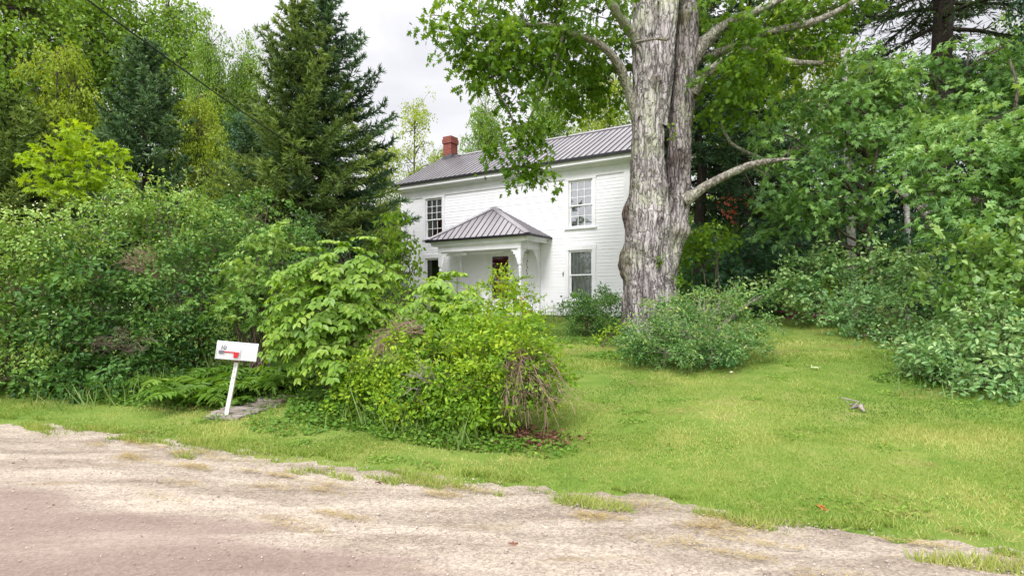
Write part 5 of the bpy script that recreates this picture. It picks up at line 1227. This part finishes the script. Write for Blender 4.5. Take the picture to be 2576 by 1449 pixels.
flatleaf('fallen_leaf', 'orange fallen leaf where the grass meets the gravel at the right', 'leaf', 2063, 1282, 'wreath', .085, .9, 1, .02)
flatleaf('fallen_leaf', 'dark red leaf lying on the pale gravel in the middle', 'leaf', 957, 1218, 'deadleaf', .07, .3, 2, .02)
flatleaf('fallen_leaf', 'brown leaf lying on the gravel right of the middle', 'leaf', 1298, 1376, 'deadleaf', .06, .7, 3, .02)
flatleaf('fallen_leaf', 'white scrap on the lawn below the low bush', 'leaf', 1842, 944, 'petal', .07, .95, 4, .05)
flatleaf('fallen_leaf', 'pale yellow leaf on the lawn near the far end', 'leaf', 2058, 905, 'petal', .08, .3, 5, .05)
flatleaf('fallen_leaf', 'pale scrap on the lawn beside the bare patch', 'leaf', 2040, 930, 'petal', .08, .8, 6, .05)
flatleaf('fallen_leaf', 'small dark red leaf at the bottom edge of the gravel', 'leaf', 1560, 1680, 'deadleaf', .06, .25, 7, .02)
# potted plant
def pot():
    b = base_on_ground(1326, 17.0); root = empty('flower_pot', b, 'terracotta flower pot standing in front of the right porch post', 'flower pot'); g = Geo()
    prof = [(0, .10), (.02, .115), (.27, .16), (.27, .178), (.34, .18), (.34, .15), (.29, .145), (.285, .0)]
    lathe(g, b[0], b[1], [(b[2]+z, r) for z, r in prof], 18); g.obj('pot', M['terracotta'], root, smooth=False)
pot()
sh('potted_plant', 'wispy light green plant growing from the terracotta pot', 'plant', 1328, 17.0, ((1332,732,17,30,20,.3),(1318,747,17,22,16,.25),(1345,750,17,20,15,.25)), 'yew', seed=180, dens=65, per=11, cr=.10, size=.055, tint=.75, stems=3, stem_r=.006)

# ================================================================== GRASS AND GROUND COVER
def spotty(x, y, seed, n=14, f=1.2):
    rng = R0(seed); s = np.zeros_like(x)
    for i in range(n):
        a = rng.random()*2*pi; k_ = f*(.3+2.2*rng.random()); s += np.sin(k_*(cos(a)*x+sin(a)*y)+rng.random()*6.28)
    return s/np.sqrt(n/2)
BARE = [base_on_ground(1530, 11.6), base_on_ground(2085, 15.8), base_on_ground(2115, 10.9), base_on_ground(1640, 8.4), base_on_ground(1450, 11.2), base_on_ground(1985, 10.5), base_on_ground(1700, 6.9), base_on_ground(2330, 7.4), base_on_ground(1510, 7.2)]
BR_ = [(.55, .3), (.7, .8), (.45, .25), (.4, .2), (.3, .3), (.3, .2), (.35, .15), (.4, .3), (.3, .2)]
rng = R0(300); g = Geo()
def blades(g, n, yl, yh, hgt, wd, bare=.0):
    Y = yl+(yh-yl)*rng.random(n); X = (-1.15+2.45*rng.random(n))*Y*1288/FP
    s = road_s(X, Y); e = .10*np.sin(X*2.7)+.08*np.sin(X*6.3+1)+.05*np.sin(X*15.+2)+.10*rng.normal(size=n)
    ok = (s > e-.10); X, Y, s = X[ok], Y[ok], s[ok]; m = len(X)
    sp = spotty(X, Y, 5); sp2 = spotty(X, Y, 6, 14, 3.0)
    ok = rng.random(m) < np.clip(1.0-.8*np.maximum(sp-.7, 0)-.5*np.maximum(-sp2-1.0, 0), .12, 1)
    for (bx, by, _), (ra, rb_) in zip(BARE, BR_):
        ok &= (((X-bx)/ra)**2+((Y-by)/rb_)**2 > .5+.7*rng.random(m)) | (rng.random(m) < .3)
    X, Y, s, sp, sp2 = X[ok], Y[ok], s[ok], sp[ok], sp2[ok]; m = len(X)
    P = np.stack([X, Y, gz(X, Y)-.004], 1)
    tip = np.array([0, 0, 1.])+np.stack([.55*rng.normal(size=m), .55*rng.normal(size=m), 0*X], 1)
    h = hgt*(.55+.8*rng.random(m))*(1+.25*sp2)*np.where(s < .35, 1.15, 1.0)
    nor = np.stack([rng.normal(size=m), rng.normal(size=m), .3+0*X], 1)
    ti = np.clip(.47+.19*sp+.15*sp2+.12*rng.normal(size=m)+.35*(rng.random(m) < .04), 0, 1)
    g.leaves(BLADE1, P, nor, tip, h, ti, wd/h)
blades(g, 156000, 3.3, 6.2, .030, .0075)
blades(g, 150000, 5.6, 10.5, .034, .011)
blades(g, 132000, 9.5, 19, .045, .017)
n = 60000; u_ = -9+14*rng.random(n); s_ = -.42+.62*rng.random(n)
X = rm[0]*(s_+4.4)+rd[0]*u_; Y = rm[1]*(s_+4.4)+rd[1]*u_
cl = spotty(u_, s_*3, 9, 16, 2.2)*.5+spotty(u_, s_*4, 10, 16, 7)*.5
ok = (cl > .62-1.7*(s_+.12)) & (Y > 2.6); X, Y, cl = X[ok], Y[ok], cl[ok]; m = len(X)
hh = (.03+.05*rng.random(m))*(1+.3*np.clip(cl, -1, 1.5))
g.leaves(BLADE1, np.stack([X, Y, np.maximum(gz(X, Y), 0)+.004], 1), rng.normal(size=(m, 3)), np.array([0, 0, 1.])+.6*rng.normal(size=(m, 3))*np.array([1, 1, .1]), hh, np.clip(.45+.18*cl+.12*rng.normal(size=m), 0, 1), .009/hh)
tag(g.obj('grass', M['grass']), kind='stuff', label='short mown lawn grass covering the slope and the verge', cat='grass')
# longer grass tufts and weeds
g = Geo(); rng = R0(301)
def tuft(px, Y, n, h, sp_, tint):
    b = base_on_ground(px, Y); m = n; P = b+np.stack([rng.normal(size=m)*sp_, rng.normal(size=m)*sp_*.6, 0*np.arange(m)-.01], 1)
    tip = np.array([0, 0, 1.])+.33*rng.normal(size=(m, 3))*np.array([1, 1, .2]); hh = h*(.5+.7*rng.random(m))
    g.leaves(BLADE, P, rng.normal(size=(m, 3)), tip, hh, np.clip(tint+.15*rng.normal(size=m), 0, 1), .018/hh)
for px, Y, n, h, s_, t_ in ((960,6.6,34,.5,.10,.75),(1010,6.2,26,.36,.10,.7),(1160,5.75,30,.42,.10,.65),(1075,6.0,16,.28,.12,.5),(400,8.5,90,.45,.35,.5),(330,8.3,70,.38,.4,.55),(450,8.4,70,.4,.3,.5),(250,8.2,70,.35,.4,.5),(560,9.6,40,.7,.3,.6),(1370,16.2,60,.6,.25,.5),(700,8.0,60,.25,.3,.5),(1980,17.2,60,.4,.5,.3),(905,6.7,40,.3,.2,.5),(1410,12.5,40,.25,.3,.5),(2290,9.6,50,.22,.4,.4),(2420,7.3,50,.2,.4,.4)): tuft(px, Y, n, h, s_, t_)
tag(g.obj('long_grass', M['longgrass']), kind='stuff', label='unmown tufts of long grass at the foot of the bushes', cat='grass')
g = Geo(); rng = R0(302)
def cover(n, poly, size, zmax, tint):
    (x0, y0), (x1, y1) = poly; X = x0+(x1-x0)*rng.random(n); t = (X-x0)/(x1-x0)
    return X
def patch(cx_, cy_, rx, ry, n, size, h, tint, rot=0.0, tpl=OVATE):
    a = rng.random(n)*2*pi; q = np.sqrt(rng.random(n)); lx = np.cos(a)*q*rx; ly = np.sin(a)*q*ry
    X = cx_+lx*cos(rot)-ly*sin(rot); Y = cy_+lx*sin(rot)+ly*cos(rot)
    P = np.stack([X, Y, gz(X, Y)+.015+h*rng.random(n)**1.5*(1-q*.7)], 1)
    g.leaves(tpl, P, np.array([0, -.25, 1.])+.45*rng.normal(size=(n, 3)), rng.normal(size=(n, 3))*np.array([1, 1, .3]), size*(.6+.8*rng.random(n)), np.clip(tint+.17*rng.normal(size=n), 0, 1), 1.3)
rr_ = radians(-20.6)
patch(-5.6, 8.4, 2.2, .45, 3200, .05, .30, .42, rr_); patch(-7.5, 9.2, 1.6, .5, 2200, .05, .35, .4, rr_)
patch(-3.9, 8.4, 1.2, .5, 1500, .05, .25, .45, rr_); patch(-1.9, 6.9, 1.1, .45, 2600, .045, .22, .5, rr_); patch(-.75, 6.05, .95, .32, 2200, .04, .16, .55, rr_)
patch(-2.4, 7.6, .7, .5, 1200, .05, .35, .4, rr_); patch(.2, 5.75, .5, .3, 500, .035, .08, .5, rr_); patch(-2.7, 6.6, .6, .3, 500, .04, .06, .5, rr_)
patch(6.2, 8.0, .9, .5, 900, .045, .1, .4, -.5); patch(8.6, 17.8, 2.6, 1.0, 2600, .09, .35, .3, 0.1); patch(5.8, 16.5, 1.5, 1.2, 1200, .09, .4, .3, 0)
patch(-3.75, 6.95, .25, .12, 160, .03, .12, .6); patch(-3.3, 7.3, .25, .5, 220, .03, .06, .6); patch(-3.85, 7.6, .12, .5, 160, .03, .07, .6)
patch(1.9, 12.4, 1.3, .4, 900, .05, .12, .5, -.3); patch(2.3, 10.7, 1.0, .4, 700, .05, .1, .5, -.2); patch(1.0, 14.2, 1.4, .5, 900, .06, .25, .5, -.55)
for i in range(80):
    Yq = 4+13*rng.random()**1.3; Xq = (-.5+1.4*rng.random())*Yq
    if road_s(Xq, Yq) > .15: patch(Xq, Yq, .10+.25*rng.random(), .08+.14*rng.random(), int(30+70*rng.random()), .018+.0014*Yq, .022, .62+.3*rng.random())
tag(g.obj('ground_cover', M['weed']), kind='stuff', label='low leafy weeds and clover along the foot of the bushes', cat='weeds')
# clippings and fallen leaves
g = Geo(); rng = R0(303)
def strawpatch(cx_, cy_, rx, ry, n, rot=rr_, z=.03):
    a = rng.random(n)*2*pi; q = np.sqrt(rng.random(n)); lx = np.cos(a)*q*rx; ly = np.sin(a)*q*ry
    X = cx_+lx*cos(rot)-ly*sin(rot); Y = cy_+lx*sin(rot)+ly*cos(rot)
    P = np.stack([X, Y, np.maximum(gz(X, Y), 0)+z+.006*rng.random(n)], 1)
    hh = .03+.06*rng.random(n)
    g.leaves(BLADE1, P, np.array([0, 0, 1.])+.1*rng.normal(size=(n, 3)), rng.normal(size=(n, 3))*np.array([1, .6, .06]), hh, rng.random(n), .0035/hh)
for i in range(46):
    s_ = -1.35+1.25*rng.random(); u_ = -6.5+9.5*rng.random(); c = rm*(s_+4.4)+rd*u_
    strawpatch(c[0], c[1], .10+.22*rng.random(), .03+.06*rng.random(), int(60+140*rng.random()), rr_, .026)
for i in range(40):
    u_ = -6.5+10*rng.random(); s_ = .1+1.0*rng.random()**2; c = rm*(s_+4.4)+rd*u_; strawpatch(c[0], c[1], .25, .10, 40, rr_, .03)
for c in ((-3.3,7.6),(-3.0,7.9),(-3.9,7.2),(-4.5,7.6)): strawpatch(c[0], c[1], .4, .2, 160, 0, .05)
for (bx, by, _), (ra, rb_) in zip(BARE, BR_): strawpatch(bx, by, ra, rb_, int(700*ra*rb_/.12), 0, .012)
for i in range(60):
    Yq = 5+11*rng.random(); Xq = (-.35+1.2*rng.random())*Yq
    if road_s(Xq, Yq) > .3: strawpatch(Xq, Yq, .18, .12, 22, 0, .03)
tag(g.obj('dry_clippings', M['straw']), kind='stuff', label='dry straw coloured grass clippings scattered on the gravel and verge', cat='clippings')
g = Geo(); n = 420; a = rng.random(n)*2*pi; q = np.sqrt(rng.random(n)); X = .1+.45*np.cos(a)*q+.16*rng.normal(size=n); Y = 6.1+.32*np.sin(a)*q+.1*rng.normal(size=n)-.2*(X-.15)
P = np.stack([X, Y, gz(X, Y)+.03+.02*rng.random(n)], 1); g.leaves(OVATE, P, np.array([0, -.2, 1.])+.5*rng.normal(size=(n, 3)), rng.normal(size=(n, 3))*np.array([1, 1, .3]), .04+.03*rng.random(n), np.clip(.4+.25*rng.normal(size=n), 0, 1), 1.2)
tag(g.obj('fallen_leaves', M['deadleaf']), kind='stuff', label='brown red leaf litter on the ground right of the front bush', cat='leaf litter')
# pebbles
ICO = np.array([(0,0,1),(.89,0,.45),(.28,.85,.45),(-.72,.53,.45),(-.72,-.53,.45),(.28,-.85,.45),(.72,.53,-.45),(-.28,.85,-.45),(-.89,0,-.45),(-.28,-.85,-.45),(.72,-.53,-.45),(0,0,-1)])
ICF = np.array([(0,1,2),(0,2,3),(0,3,4),(0,4,5),(0,5,1),(1,6,2),(2,7,3),(3,8,4),(4,9,5),(5,10,1),(2,6,7),(3,7,8),(4,8,9),(5,9,10),(1,10,6),(11,7,6),(11,8,7),(11,9,8),(11,10,9),(11,6,10)])
g = Geo(); n = 8000; u_ = -7.5+11.5*rng.random(n); s_ = -2.6+2.6*rng.random(n)**.45; X = rm[0]*(s_+4.4)+rd[0]*u_; Y = rm[1]*(s_+4.4)+rd[1]*u_
r_ = .0025+.005*rng.random(n)**3+.006*(rng.random(n) < .012); sc = r_[:, None]*(.7+.6*rng.random((n, 3)))*np.array([1, 1, .65])
V = np.stack([X, Y, .024+r_*.2], 1)[:, None]+ICO[None]*sc[:, None]*(1+.15*rng.normal(size=(n, 12, 1)))
g.add(V.reshape(-1, 3), (ICF[None]+12*np.arange(n)[:, None, None]).reshape(-1, 3), np.repeat(rng.random(n), 12))
def pebmat():
    m, nt, out = new_mat('pebble'); a = N(nt, 'Attribute', attribute_name='tint')
    princ(nt, out, ramp(nt, a.outputs['Fac'], [(0, (.22,.17,.15)), (.4, (.40,.33,.29)), (.9, (.44,.38,.33)), (1, (.62,.57,.52))]), .85, 0, .2); return m
tag(g.obj('gravel', pebmat()), kind='stuff', label='loose pebbles scattered over the sandy shoulder', cat='gravel')

# ------------------------------------------------------------------ render settings
scene.view_settings.view_transform = 'Standard'; scene.view_settings.look = 'None'
scene.view_settings.exposure = 0; scene.view_settings.gamma = 1
scene.render.engine = 'CYCLES'
cy = scene.cycles
cy.max_bounces = 7; cy.diffuse_bounces = 3; cy.glossy_bounces = 3; cy.transmission_bounces = 4; cy.transparent_max_bounces = 8
cy.use_denoising = True; cy.caustics_reflective = False; cy.caustics_refractive = False
